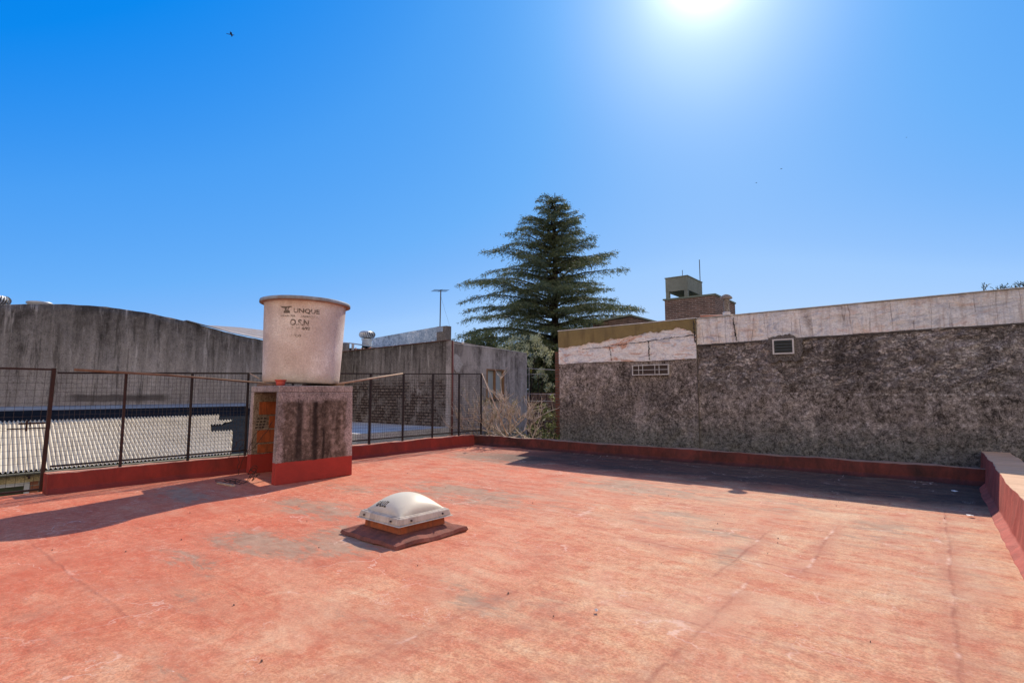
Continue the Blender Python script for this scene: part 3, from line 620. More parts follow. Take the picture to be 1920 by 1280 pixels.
def lettering(txt, x0, width, height, zc, mat, name='lettering'):
    cu = bpy.data.curves.new('t', 'FONT'); cu.body = txt; cu.size = 1; cu.resolution_u = 3; cu.offset = 0.035
    ob = bpy.data.objects.new('t', cu); COL.objects.link(ob); bpy.context.view_layer.update()
    me = ob.evaluated_get(bpy.context.evaluated_depsgraph_get()).to_mesh()
    P = [(v.co.x, v.co.y) for v in me.vertices]; F = [tuple(p.vertices) for p in me.polygons]
    xa, xb = min(p[0] for p in P), max(p[0] for p in P); ya, yb = min(p[1] for p in P), max(p[1] for p in P)
    P = [(x0+(p[0]-xa)/(xb-xa)*width, (p[1]-ya)/(yb-ya)*height) for p in P]
    bpy.data.objects.remove(ob); bpy.data.curves.remove(cu)
    # stencil bridges: drop nothing, worn paint does the rest
    return wrap(P, F, zc, name, mat)
lettering('UNQUE', -.11, .44, .095, 1.215, INK)
anv = [(-.38, .125), (-.27, .118), (-.17, .128), (-.145, .112), (-.20, .095), (-.215, .06), (-.185, .035), (-.185, .0), (-.30, .0), (-.30, .032), (-.275, .055), (-.285, .08), (-.33, .095)]
wrap([(x+.015, z) for x, z in anv], [tuple(range(len(anv)))], 1.218, 'anvil_emblem', INK)
lettering('INDUSTRIA', -.34, .27, .034, 1.155, INK2); lettering('ARGENTINA', .01, .31, .034, 1.155, INK2)
lettering('O.S.N', -.16, .32, .112, 1.005, INK)
lettering('EXP.', -.20, .12, .044, .935, INK2); lettering('Nº', -.05, .06, .044, .935, INK2); lettering('4/92', .04, .14, .052, .932, INK)
lettering('1000', -.13, .17, .050, .80, INK2); lettering('L', .09, .03, .050, .80, INK2)
# boards under the tank and small pot
def board(p, lab):
    top(MB().hexa([(x, y, 1.612) for x, y in p]+[(x, y, 1.655) for x, y in p]).build('board', OLDWOOD), lab, 'board', 'boards under the tank')
board([(-10.0, 4.95), (-9.0, 4.72), (-9.0, 4.86), (-10.0, 5.10)], 'weathered board under the near side of the water tank')
board([(-9.9, 5.8), (-8.62, 5.75), (-8.62, 5.9), (-9.9, 5.95)], 'weathered board under the far side of the water tank')
pc = (-8.73, 4.72, 1.612)
pot = thing('flower_pot', 'small round orange-red pot on the pedestal top in front of the tank', 'pot', pc)
POTM = mat_plain('pot_plastic', (0.50, 0.07, 0.035), (0.40, 0.05, 0.03), 5, .6, .4)
MB().lathe(pc, [(0, 0), (.062, 0), (.068, .01), (.082, .085), (.075, .085), (.06, .012), (0, .012)], 28).build('pot_body', POTM, pot, smooth=True)
MB().lathe(pc, [(.080, .080), (.093, .080), (.094, .10), (.080, .10), (.080, .080)], 28).build('pot_rim', POTM, pot)

# ------------------------------------------------------------------ skylight
SK = Vector((-4.56, 3.93, 0)); rotS = Matrix.Translation(SK) @ Matrix.Rotation(R(-2.5), 4, 'Z') @ Matrix.Translation(-SK)
skl = thing('roof_skylight', 'white domed skylight on a rusty curb in the middle of the red roof', 'skylight', SK)
def sqr(h, z): return [(SK.x-h, SK.y-h, z), (SK.x+h, SK.y-h, z), (SK.x+h, SK.y+h, z), (SK.x-h, SK.y+h, z)]
m = MB(); m.hexa(sqr(.485, .0)+sqr(.465, .040)); m.hexa(sqr(.463, .041)+sqr(.33, .085))
FLG = mat_plain('flange_dark_red', (0.30, 0.095, 0.060), (0.12, 0.052, 0.038), 6, .85, .2, bump=.5, bd=.02)
# flange drawn as an uneven skirt
def skirt(pr_, n=14):
    mb = MB(); k = 0
    for j, (hh, z) in enumerate(pr_):
        for sde in range(4):
            for q in range(n):
                t = q/n*2-1
                x, y = {0: (t, -1), 1: (1, t), 2: (-t, 1), 3: (-1, -t)}[sde]
                wv = mn.noise(Vector((x*3, y*3, hh*9)))*.018*(1 if j < 3 else 0)
                mb.v.append((SK.x+x*(hh+wv), SK.y+y*(hh+wv), max(0.0, z+mn.noise(Vector((x*2.5, y*2.5, 5)))*.018*(0 < j < 4))))
    N = 4*n
    for j in range(len(pr_)-1):
        for q in range(N): mb.f.append((j*N+q, j*N+(q+1) % N, (j+1)*N+(q+1) % N, (j+1)*N+q))
    return mb
skirt([(.47, -.01), (.49, .012), (.475, .045), (.40, .065), (.335, .085), (.30, .085)]).build('flashing_skirt', FLG, skl, matrix=rotS)
CUR = mat_plain('curb_rust', (0.42, 0.12, 0.045), (0.20, 0.065, 0.035), 5, .85, .2, bump=.5, streak=(.09, .055, .04))
MB().hexa(sqr(.305, .06)+sqr(.295, .195)).build('curb', CUR, skl, bevel=.008, matrix=rotS)
FRP = mat_plain('weathered_white_frp', (0.62, 0.53, 0.42), (0.44, 0.36, 0.27), 5, .85, .12, streak=(.25, .2, .17))
m = MB(); a, b = sqr(.352, .178), sqr(.335, .245)
m.hexa(a+b); m.build('frame', FRP, skl, bevel=.012, matrix=rotS)
m = MB(); m.hexa(sqr(.366, .170)+sqr(.356, .180)); m.build('drip_edge', FRP, skl, bevel=.003, matrix=rotS)
def dome(u, v):
    e = (1-abs(u)**2.6)*(1-abs(v)**2.6); zz = .246 + .175*max(0, (1-u*u)*(1-v*v))**.62
    return (SK.x+u*.305, SK.y+v*.305, zz)
dm = M('acrylic_dome', rough=.42, spec=.18); n = dm.noise(6, 6, .7); dd = dm.rng(dm.math('ADD', dm.Z, dm.math('MULTIPLY', n, .12)), .30, .40, .75, 0)
DOME = dm.fin(dm.mix(dm.math('MULTIPLY', dd, dm.rng(n, .3, .6)), (0.68, 0.59, 0.43), (0.32, 0.25, 0.17)), n, .004, .3)
grid(np.linspace(-1, 1, 41), np.linspace(-1, 1, 41), dome).build('dome', DOME, skl, smooth=True, matrix=rotS)
m = MB(); m.hexa(sqr(.318, .2452)+sqr(.308, .254)); m.build('dome_bead', FRP, skl, bevel=.003, matrix=rotS)
for (x, y, dx, dy) in ((.22, -.35, 0, -1), (-.24, -.35, 0, -1), (.35, -.2, 1, 0), (.35, .22, 1, 0)):
    c0 = Vector((SK.x+x, SK.y+y, .212)); MB().tube([c0, c0+Vector((dx, dy, 0))*.014], .009, 8).build('fixing_bolt', RUST, skl, matrix=rotS)
def flat_text(txt, h, place, mat, parent, name, matrix=None):
    cu = bpy.data.curves.new('t', 'FONT'); cu.body = txt; cu.size = 1; cu.resolution_u = 2; cu.offset = 0.02
    ob = bpy.data.objects.new('t', cu); COL.objects.link(ob); bpy.context.view_layer.update()
    me = ob.evaluated_get(bpy.context.evaluated_depsgraph_get()).to_mesh()
    mb = MB(); mb.v = [place(v.co.x*h, v.co.y*h) for v in me.vertices]; mb.f = [tuple(p.vertices) for p in me.polygons]
    bpy.data.objects.remove(ob); bpy.data.curves.remove(cu); return mb.build(name, mat, parent, matrix=matrix)
def on_dome(u, v):
    x, y, z = dome(u, v); return (x, y-.002, z+.003)
flat_text('GALUZ', .055, lambda a, b: on_dome(-.52+a/.305*1.0, -.90+b/.305*1.4), DARKSTEEL, skl, 'lettering', rotS)

# ------------------------------------------------------------------ corrugated roof house to the left
house = thing('corrugated_shed', 'low cream yellow building with a sunlit corrugated sheet roof behind the left fence', 'building', (-15.8, 2.5, -3.6))
cm = M('corrugated_fibre_cement', rough=.8, spec=.25); n = cm.noise(1.2, 6, .65); n2 = cm.noise(8, 5, .7, v=cm.scale(.3, 2, 1))
CORR = cm.fin(cm.mix(cm.rng(n2, .5, .7, 0, .5), cm.mix(cm.rng(n, .3, .7), (0.56, 0.48, 0.35), (0.68, 0.60, 0.46)), (0.36, 0.30, 0.22)), n2, .01, .3)
RZ = lambda x: -.043 + (-14.15-x)*.325
def roof_lim(x):
    return float(np.interp(-x, [14.15, 15.60, 15.601, 16.09, 16.091, 16.38, 16.39, 16.84], [6.42, 7.09, 6.51, 6.69, 7.00, 7.42, 7.02, 7.24]))  # sheet ends stepped to the outline of the shadows on this roof
def corr(x0, x1):
    ph = np.arange(-6.5, 5.6, .0095); xs_ = np.linspace(x0, x1, 5)
    def f(x, p):
        y = min(p-.123*x, roof_lim(x)); return (x, y, RZ(x)+.022*math.cos(2*math.pi*(y+.123*x)/.0752))
    return grid(xs_, ph, f).build('roof_sheet', CORR, house, smooth=True)
for a_, b_ in ((-14.15, -15.60), (-15.602, -16.09), (-16.092, -16.38), (-16.392, -16.83)): corr(a_, b_)
YEL = mat_stain('cream_yellow_paint', [(0, (0.55, 0.43, 0.21)), (.5, (0.76, 0.62, 0.32)), (1, (0.84, 0.72, 0.44))], .5, .2, .3)
MB().box(-17.6, -14.30, -4, 7.6, -3.6, -.10).build('wall', YEL, house)
GUT = mat_plain('gutter_zinc', (0.13, 0.13, 0.10), (0.22, 0.21, 0.17), 4, .7, .3, .2)
m = MB(); gp = [(-14.13+.05*math.cos(a_)+.02, -.075+.05*math.sin(a_)) for a_ in np.linspace(math.pi, 2*math.pi, 9)]
for y in (-4, 7.4):
    for p in gp: m.v.append((p[0], y, p[1]))
for k in range(8): m.f.append((k, k+1, 9+k+1, 9+k))
m.build('gutter', GUT, house, smooth=True, solid=.004)
for k in range(15):
    y = .62+k*.48; m = MB(); m.box(-14.29, -14.10, y-.016, y+.016, -.165, -.130); m.box(-14.15, -14.10, y-.016, y+.016, -.20, -.166); m.build('gutter_bracket', RUST, house)
w = MB(); w.box(-14.298, -14.25, 2.50, 2.58, -1.5, -.28); w.box(-14.298, -14.25, 0.9, 0.98, -1.5, -.28); w.box(-14.298, -14.25, 0.98, 2.50, -.34, -.28)
wf = w.build('window', mat_plain('window_white', (.6, .6, .56), (.45, .44, .4), 5), house)
MB().box(-14.298, -14.28, .98, 2.50, -1.5, -.34).build('pane', mat_plain('dark_glass', (.02, .03, .015), (.07, .08, .04), 3, .3, .4), wf)
MB().box(-14.298, -14.26, 2.59, 2.80, -1.5, -.275).build('brick_panel', mat_brick('brick_panel', 'y', (.38, .14, .07), (.28, .10, .05), (.3, .22, .16)), house)
# flat roofs between this shed and the concrete building
flat = thing('flat_roof_annex', 'low annex with a pale grey-white flat roof behind the fence, right of the tank', 'building', (-14.7, 8.6, -3.6))
SHADE_ROOF = mat_plain('roof_shade_dark', (0.012, 0.015, 0.020), (0.022, 0.025, 0.030), 2, 1.0, .0)  # near-black colour stands in for cast shade on the corrugated roof
MB().hexa([(-17.66, -4, RZ(-17.66)-.075), (-14.16, -4, RZ(-14.16)-.06), (-14.16, 8.4, RZ(-14.16)-.06), (-17.66, 8.4, RZ(-17.66)-.075), (-17.66, -4, RZ(-17.66)-.045), (-14.16, -4, RZ(-14.16)-.045), (-14.16, 8.4, RZ(-14.16)-.045), (-17.66, 8.4, RZ(-17.66)-.045)]).build('roof_shade_sheet', SHADE_ROOF, house)  # added dark sheet, bared where the wall and roof-end shadows fall
WHR = mat_stain('white_roof_coating', [(0, (0.50, 0.46, 0.40)), (.5, (0.72, 0.68, 0.60)), (1, (0.84, 0.80, 0.72))], .2, .4, .3)
MB().box(-17.68, -11.72, 8.45, 11.79, .26, .43).build('white_roof', WHR, flat)
MB().box(-17.64, -11.76, 8.46, 11.78, -3.6, -.103).build('wall', mat_stain('annex_render', [(0, (.22, .22, .17)), (1, (.5, .5, .42))]), flat)
MB().box(-17.66, -11.735, 8.455, 11.785, -.10, .257).build('fascia', mat_stain('pale_green_fascia', [(0, (.42, .45, .42)), (1, (.62, .66, .62))], .3, .3), flat)
# flashing at the foot of the grey wall
ware = thing('warehouse', 'large grey stained warehouse wall with a curved gable top on the left', 'warehouse', (-20, 5, -3.6))
def ware_extra(m, c, h):
    # dark horizontal stain & blackened upper band & pale foot
    st = m.noise(2.2, 6, .65, v=m.scale(1, 1.8, .22))
    crest = m.math('ADD', m.Z, m.math('MULTIPLY', m.math('POWER', m.math('SUBTRACT', m.Y, 4.2), 2.0), .028))
    topd = m.rng(m.math('ADD', crest, m.math('MULTIPLY', m.math('SUBTRACT', st, .5), 2.4)), 2.7, 3.6)
    c = m.mix(m.math('MULTIPLY', topd, .25), c, (0.045, 0.041, 0.036))
    c = m.mix(.35, c, (.42, .37, .325))
    c = runoff(m, c, 'y', ztop=3.55, amt=.85)
    s2 = m.math('MULTIPLY', m.band(m.math('ADD', m.Z, m.math('MULTIPLY', m.noise(2.5, 4, .6), .12)), 1.40, .07, .05), m.math('MULTIPLY', m.rng(m.Y, 3.7, 4.0), m.rng(m.Y, 6.0, 6.25, 1, 0)))
    c = m.mix(m.math('MULTIPLY', s2, .75), c, (0.035, 0.028, 0.025))
    pf = m.math('MULTIPLY', m.rng(m.math('ADD', m.Z, m.math('MULTIPLY', m.noise(1.2, 5, .6), .6)), 1.35, 1.75, 1, 0), m.rng(m.Y, 6.5, 7.8, 1, 0))
    c = m.mix(m.math('MULTIPLY', pf, .25), c, (0.40, 0.34, 0.28))
    return c, h
WARE = mat_stain('warehouse_render', [(0, (0.085, 0.073, 0.062)), (.3, (0.19, 0.165, 0.142)), (.65, (0.30, 0.262, 0.228)), (1, (0.50, 0.455, 0.41))], .85, .45, .8, vs=.22, extra=ware_extra, bd=.04)
crv = [(-6, 2.5), (-3, 3.05), (0, 3.40), (1.4, 3.52), (2.378, 3.615), (2.96, 3.705), (3.586, 3.786), (4.502, 3.832), (5.523, 3.774), (6.368, 3.661), (7.29, 3.489), (7.951, 3.359), (8.925, 3.242), (9.9, 3.20), (11.7, 3.36), (12.35, 3.40)]
cy = [c_[0] for c_ in crv]; cz = [c_[1] for c_ in crv]
ctop = lambda y: float(np.interp(y, cy, cz))
ysn = np.arange(-6, 12.4, .1); zs = np.linspace(0, 1, 26)
m = MB(); nx = len(ysn)
for t in zs:
    for y in ysn:
        zt = ctop(y) + .012*mn.noise(Vector((y*4, 0, 0))); z = -3.6 + (zt+3.6)*(t if t == 0 else .35+.65*t)
        m.v.append((-17.7 + .014*mn.noise(Vector((y*3, z*3, 1))) + .02*mn.noise(Vector((y*.7, z*.7, 7))), y, z))
m.f = [(j*nx+i, j*nx+i+1, (j+1)*nx+i+1, (j+1)*nx+i) for j in range(len(zs)-1) for i in range(nx-1)]
b0 = (len(zs)-1)*nx; e0 = len(m.v)
for i in range(nx): p = m.v[b0+i]; m.v.append((p[0]-.2, p[1], p[2]))
for i in range(nx-1): m.f.append((b0+i, b0+i+1, e0+i+1, e0+i))
m.build('gable_wall', WARE, ware, smooth=True)
MB().hexa([(-17.69, -6, 1.06), (-17.60, -6, 1.05), (-17.60, 8.45, 1.05), (-17.69, 8.45, 1.06), (-17.69, -6, 1.15), (-17.62, -6, 1.13), (-17.62, 8.45, 1.13), (-17.69, 8.45, 1.15)]).build('foot_flashing', mat_plain('zinc_flashing', (0.17, 0.21, 0.26), (0.24, 0.28, 0.33), 3, .5, .5, .3), ware)
ZINC = mat_plain('old_zinc_sheet', (0.36, 0.42, 0.48), (0.22, 0.22, 0.22), 2.5, .55, .5, .3, streak=(.22, .15, .11))
RUSTR = mat_plain('rusty_roof_sheet', (0.30, 0.25, 0.22), (0.17, 0.13, 0.11), 1.8, .8, .3, streak=(.30, .34, .38))
# vault roof rising gently behind the gable
ys2 = np.linspace(-6, 12.2, 90)
grid([0, 1], ys2, lambda u, y: (-17.9-u*10, y, ctop(y)-.03 - u*.9)).build('vault_roof', RUSTR, ware, smooth=True)
fb = lambda y: ctop(y)+.012
m = grid([0, 1], np.linspace(6.5, 9.8, 40), lambda u, y: (-17.66-u*.30, y, fb(y)+.008+u*.07*min(1, (y-6.5)/1.2))); m.build('edge_flashing', ZINC, ware, solid=.02)
m = grid([0, 1], np.linspace(7.6, 9.8, 36), lambda u, y: (-17.96-u*.06, y, fb(y)+.085+u*.02)); m.build('ridge_strip', mat_plain('pale_strip', (.62, .52, .44), (.45, .3, .22), 5), ware, solid=.02)
fy = [6.3, 9.876, 10.994, 12.08, 13.8]; fzv = [3.80, 4.379, 4.396, 4.353, 4.30]
m = MB(); ss = np.linspace(0, 1, 30)
for u in (0, 1):
    for s_ in ss:
        if u == 0: y = 6.6+s_*3.3; m.v.append((-18.05, y, fb(y)+.07))
        else: y = 8.9+s_*4.6; m.v.append((-24., y, float(np.interp(y, [8.9, 9.876, 10.994, 12.08, 13.5], [4.26, 4.33, 4.36, 4.33, 4.28]))))
m.f = [(k, k+1, 30+k+1, 30+k) for k in range(29)]
m.build('raised_roof', RUSTR, ware, smooth=True)
# second, lower metal roof beyond the concrete building
mr = thing('metal_roof_shed', 'pale sheet metal roof with dark wall just beyond the concrete building', 'building', (-21, 15, -3.6))
MB().poly([(-17.75, 12.4, 3.42), (-18.0, 15.7, 3.28), (-26, 17.5, 4.35), (-26, 12.4, 4.25)]).build('roof', mat_plain('bright_zinc', (.50, .58, .66), (.38, .43, .48), 3, .5, .5, .4), mr, solid=.05)
MB().box(-25.9, -17.85, 12.45, 15.7, -3.6, 3.22).build('wall', mat_plain('dark_block', (.07, .06, .05), (.04, .035, .03), 3), mr)
MB().box(-17.74, -17.68, 12.42, 12.50, 2.6, 3.40).build('post', mat_plain('light_post', (.45, .43, .42), (.3, .28, .27), 6), mr)

# ------------------------------------------------------------------ concrete building with the window
cb = thing('concrete_building', 'grey plastered building with a wooden window and exposed brick courses beyond the fence', 'building', (-14.7, 13.8, -3.6))
def cb_extra(m, c, h):
    bc, bf = m.brick(m.comb(m.math('ADD', m.X, m.math('MULTIPLY', m.noise(5, 3, .6), .03)), m.math('ADD', m.Z, m.math('MULTIPLY', m.noise(5, 3, .6), .02))), (0.27, 0.21, 0.17), (0.12, 0.085, 0.07), (0.014, 0.011, 0.010), 1, .22, .095, .018)
    mk = m.rng(m.math('ADD', m.Z, m.math('MULTIPLY', m.math('SUBTRACT', m.noise(1.6, 6, .7), .5), .55)), 1.83, 1.93, 1, 0)
    mk = m.math('MULTIPLY', mk, m.rng(m.noise(2.6, 8, .76, v=m.scale(1, 1, .8)), .42, .52, .05, 1))
    mk = m.math('MULTIPLY', mk, m.rng(m.Y, 11.95, 12.0, 1, 0))
    c = m.mix(mk, c, m.mix(m.rng(m.noise(14, 5, .7), .4, .65, 0, .8), bc, (0.035, 0.026, 0.022)))
    # soot near the top edge
    td = m.rng(m.math('ADD', m.Z, m.math('MULTIPLY', m.noise(3, 6, .7, v=m.scale(2, 2, .3)), .7)), 3.05, 3.5)
    c = m.mix(m.math('MULTIPLY', td, .4), c, (0.030, 0.024, 0.020))
    up_ = m.rng(m.Z, 1.7, 2.1)
    c = m.mix(up_, c, runoff(m, m.mix(.25, c, (.38, .33, .29)), 'x', ztop=3.15, amt=.85))
    return c, m.math('SUBTRACT', h, m.math('MULTIPLY', m.math('MULTIPLY', bf, mk), 1.2))
CBM = mat_stain('grey_plaster', [(0, (0.050, 0.040, 0.034)), (.3, (0.135, 0.112, 0.096)), (.65, (0.235, 0.200, 0.177)), (1, (0.44, 0.39, 0.355))], 1.0, .4, .7, vs=.2, extra=cb_extra, bd=.03)
def side_extra(m, c, h):
    c = m.mix(.2, c, (0.36, 0.32, 0.30))
    td = m.rng(m.math('ADD', m.Z, m.math('MULTIPLY', m.noise(2, 6, .7, v=m.scale(1, 2, .3)), 1.3)), 3.05, 3.8)
    c = m.mix(m.math('MULTIPLY', td, .4), c, (0.045, 0.037, 0.033))
    c = runoff(m, c, 'y', dark=(.05, .042, .038), light=(.62, .57, .53), ztop=3.25, amt=.7)
    c = m.mix(m.math('MULTIPLY', m.rng(m.noise(1.4, 8, .72, dist=.8), .44, .60), .55), c, (.44, .395, .365))
    return c, h
CBS = mat_stain('light_grey_plaster', [(0, (0.12, 0.10, 0.09)), (.3, (0.30, 0.262, 0.238)), (.65, (0.46, 0.415, 0.385)), (1, (0.66, 0.62, 0.59))], .95, .4, .6, vs=.3, extra=side_extra, bd=.03)
# front (facing us) and side walls butt together; top slopes gently
MB().hexa([(-17.66, 11.8, -3.6), (-11.90, 11.8, -3.6), (-11.90, 12.0, -3.6), (-17.66, 12.0, -3.6), (-17.66, 11.8, 3.0), (-11.90, 11.8, 3.10), (-11.90, 12.0, 3.10), (-17.66, 12.0, 3.0)]).build('front_wall', CBM, cb, bevel=.01)
wy0, wy1, wz0, wz1 = 13.49, 14.42, 1.27, 2.28
def sidebox(y0, y1, z0, za, zb=None, x0=-11.90, x1=-11.70):
    zb = za if zb is None else zb
    m.hexa([(x0, y0, z0), (x1, y0, z0), (x1, y1, z0), (x0, y1, z0), (x0, y0, za), (x1, y0, za), (x1, y1, zb), (x0, y1, zb)])
zt = lambda y: 3.10 - (y-11.8)*.043
m = MB(); sidebox(11.8, wy0, -3.6, zt(11.8), zt(wy0)); sidebox(wy1, 15.76, -3.6, zt(wy1), zt(15.76)); sidebox(wy0, wy1, -3.6, wz0); sidebox(wy0, wy1, wz1, zt(wy0), zt(wy1))
m.build('side_wall', CBS, cb)
m = MB(); m.poly([(-17.66, 11.99, 2.9), (-11.91, 11.99, 2.95), (-11.91, 15.75, 2.80), (-17.66, 15.75, 2.8)]); m.build('roof', mat_plain('bitumen', (.06, .055, .05), (.1, .09, .08), 2), cb)
m = MB(); m.box(-17.66, -11.91, 15.56, 15.75, -3.6, 2.79); m.build('rear_wall', CBM, cb)
m = MB(); m.box(-11.80, -11.68, wy0+.002, wy0+.05, wz0, wz1); m.box(-11.80, -11.68, wy1-.05, wy1-.002, wz0, wz1); m.box(-11.80, -11.68, wy0+.05, wy1-.05, wz1-.05, wz1-.002); m.box(-11.80, -11.66, wy0+.05, wy1-.05, wz0+.002, wz0+.05); m.box(-11.79, -11.70, (wy0+wy1)/2-.022, (wy0+wy1)/2+.022, wz0+.05, wz1-.05)
wf = m.build('window', OLDWOOD, cb)
for (a_, b_) in ((wy0+.05, (wy0+wy1)/2-.035), ((wy0+wy1)/2+.035, wy1-.05)):
    MB().box(-11.785, -11.77, a_, b_, wz0+.05, wz1-.05).build('pane', mat_plain('frosted_glass', (.24, .27, .27), (.31, .33, .32), 3, .35, .5), wf)
MB().box(-11.72, -11.62, wy0-.08, wy1+.08, wz0-.06, wz0-.002).build('sill', mat_plain('dark_sill', (.06, .045, .04), (.1, .08, .07), 5), cb)
MB().tube([(-11.67, 11.86, -1.5), (-11.67, 11.86, 3.08)], .032, 10).build('drain_pipe', mat_plain('red_pipe', (.14, .035, .028), (.075, .025, .02), 6), cb, smooth=True)
patch = [(11.98, 2.70), (12.10, 2.66), (12.20, 2.58), (12.24, 2.46), (12.36, 2.37), (12.26, 2.30), (12.18, 2.14), (12.06, 2.12), (11.95, 2.2), (11.91, 2.42), (11.92, 2.62)]
MB().prism([(-11.698, y, z) for y, z in patch], (.012, 0, 0)).build('plaster_patch', mat_stain('light_plaster', [(0, (.38, .36, .34)), (1, (.6, .57, .55))], .5, .5), cb)
m = MB(); m.tube([(-11.66, 11.9, 3.02), (-11.64, 12.3, 3.0), (-11.65, 13.2, 3.0), (-11.65, 14.6, 2.965), (-11.66, 15.7, 2.92)], .007, 5); m.build('cable', mat_plain('pale_cable', (.4, .38, .36), (.3, .28, .27), 4), cb)
m = MB(); m.lathe((-11.62, 12.25, 3.0), [(0, 0), (.04, .01), (.045, .05), (.02, .09), (0, .095)], 12); m.build('insulator', mat_plain('white_porcelain', (.6, .58, .55), (.5, .48, .45), 4), cb, smooth=True)
# tile capping along the front wall
m = MB()
for k in range(29):
    x = -17.6+k*.2; z = 3.0+(x+17.66)*.0174; m.hexa([(x, 11.77+random.uniform(-.01, .01), z+.003), (x+.19, 11.77, z+.003), (x+.19, 12.02, z+.003), (x, 12.02, z+.003), (x, 11.78, z+.03), (x+.19, 11.78, z+.022+random.uniform(0, .012)), (x+.19, 12.01, z+.03), (x, 12.01, z+.03)])
m.build('coping', mat_plain('brick_capping', (.17, .075, .05), (.07, .05, .04), 4, .95, .1), cb)
# broken tile bits
m = MB()
for k in range(9):
    x = -16.9+random.random()*1.1; y = 11.85+random.random()*.1; a_ = random.random()*3; s_ = random.uniform(.04, .09)
    m.tube([(x, y, 3.03), (x+math.cos(a_)*s_, y, 3.05+s_*random.random()*1.2)], .022, 5)
top(m.build('rubble', mat_plain('rubble_brick', (.42, .16, .09), (.5, .35, .28), 9)), 'broken brick rubble on top of the grey front wall near the tank', 'rubble')

# blue-white parapet behind and tv aerial
bwl = thing('painted_parapet', 'peeling blue-white parapet wall rising behind the concrete building', 'wall', (-18.7, 16.4, -3.6))
BLW = mat_stain('peeling_blue_white', [(0, (.13, .16, .19)), (.35, (.27, .37, .48)), (.65, (.44, .56, .68)), (1, (.86, .86, .84))], .5, .7, .6)
MB().hexa([(-21.6, 16.3, -3.6), (-17.0, 16.3, -3.6), (-17.0, 16.5, -3.6), (-21.6, 16.5, -3.6), (-21.6, 16.3, 4.14), (-17.0, 16.3, 4.37), (-17.0, 16.5, 4.37), (-21.6, 16.5, 4.14)]).build('wall', BLW, bwl)
MB().box(-16.997, -16.40, 16.25, 16.55, -3.6, 4.36).build('end_pier', mat_stain('brown_pier', [(0, (.07, .055, .045)), (1, (.26, .21, .18))], .5, .6), bwl)
MB().box(-16.98, -16.6, 16.23, 16.248, 4.12, 4.33).build('flashing', ZINC, bwl)
ant = thing('tv_aerial', 'tall tv aerial mast on the blue-white parapet with a small crosspiece', 'aerial', (-16.95, 16.4, 4.37))
AL = mat_plain('aerial_metal', (.10, .10, .10), (.06, .055, .05), 6, .5, .5, .5)
MB().tube([(-16.95, 16.4, 4.2), (-16.93, 16.4, 6.02)], .025, 8).build('mast', AL, ant)
m = MB(); a0 = Vector((-16.93, 16.4, 6.0)); d0 = Vector((.79, -.35, .02)).normalized(); d1 = Vector((.75, .6, -.02)).normalized()
m.tube([a0-d0*.32, a0+d0*.18], .012, 6)
for k in range(4): q = a0+d0*(-.28+.13*k); m.tube([q-d1*.34, q+d1*.34], .008, 5)
m.build('elements', AL, ant)
MB().tube([a0+Vector((0, 0, -.25)), (-16.75, 16.45, 5.2), (-16.45, 16.5, 4.36)], .004, 4).build('guy_wire', AL, ant)

# turbine ventilators on the far roofs
TV = mat_plain('vent_galvanised', (.46, .48, .50), (.36, .34, .32), 6, .5, .5, .5)
def turbine(loc, s, label):
    t = thing('turbine_vent', label, 'roof vent', loc, 'turbine ventilators on the warehouse roofs')
    MB().lathe(loc, [(.19*s, -.5*s), (.19*s, .18*s), (.22*s, .2*s), (.22*s, .24*s)], 20).build('neck', TV, t, smooth=True)
    m = MB(); n = 26; c = Vector(loc)
    for k in range(n):
        pr_ = []
        for j in range(7):
            ph = j/6*math.pi*.86+.25; rr = (.15+.17*math.sin(ph))*s; z = .26*s+.24*s*(1-math.cos(ph))*.62
            for e in (0, .62):
                th = 2*math.pi*(k+e)/n + j*.05; r2 = rr*(1-.06*(e > 0)); pr_.append((c.x+r2*math.cos(th), c.y+r2*math.sin(th), c.z+z))
        i = len(m.v); m.v += pr_
        for j in range(6): m.f.append((i+2*j, i+2*j+1, i+2*j+3, i+2*j+2))
    m.build('fins', TV, t)
    MB().lathe(loc, [(0, .545*s), (.17*s, .535*s), (.19*s, .50*s)], 20).build('cap', TV, t, smooth=True)
    MB().lathe(loc, [(.12*s, .25*s), (.24*s, .36*s), (.24*s, .44*s), (.14*s, .53*s)], 20).build('core', mat_plain('vent_inside', (.09, .08, .07), (.05, .04, .04), 4), t, smooth=True)
    return t
turbine((-20.05, 14.85, 3.62), 1.15, 'round turbine vent standing just left of the blue-white parapet')
turbine((-22.4, 14.2, 3.83), 1.0, 'half hidden turbine vent right beside the water tank')
turbine((-24., 3.15, 4.05), 1.1, 'turbine vent cut by the left edge of the photo above the warehouse')
t = thing('vent_drum', 'plain round metal vent drum on the crest of the curved warehouse roof', 'roof vent', (-24, 4.2, 4.1))
MB().lathe((-24, 4.2, 3.4), [(.31, 0), (.31, 1.10), (.35, 1.12), (.35, 1.17), (.33, 1.18), (0, 1.22)], 28).build('drum', TV, t, smooth=True)
MB().lathe((-24, 4.2, 4.2), [(.315, 0), (.325, .02), (.315, .04)], 28).build('band', mat_plain('vent_band', (.25, .26, .27), (.2, .2, .2), 4), t, smooth=True)

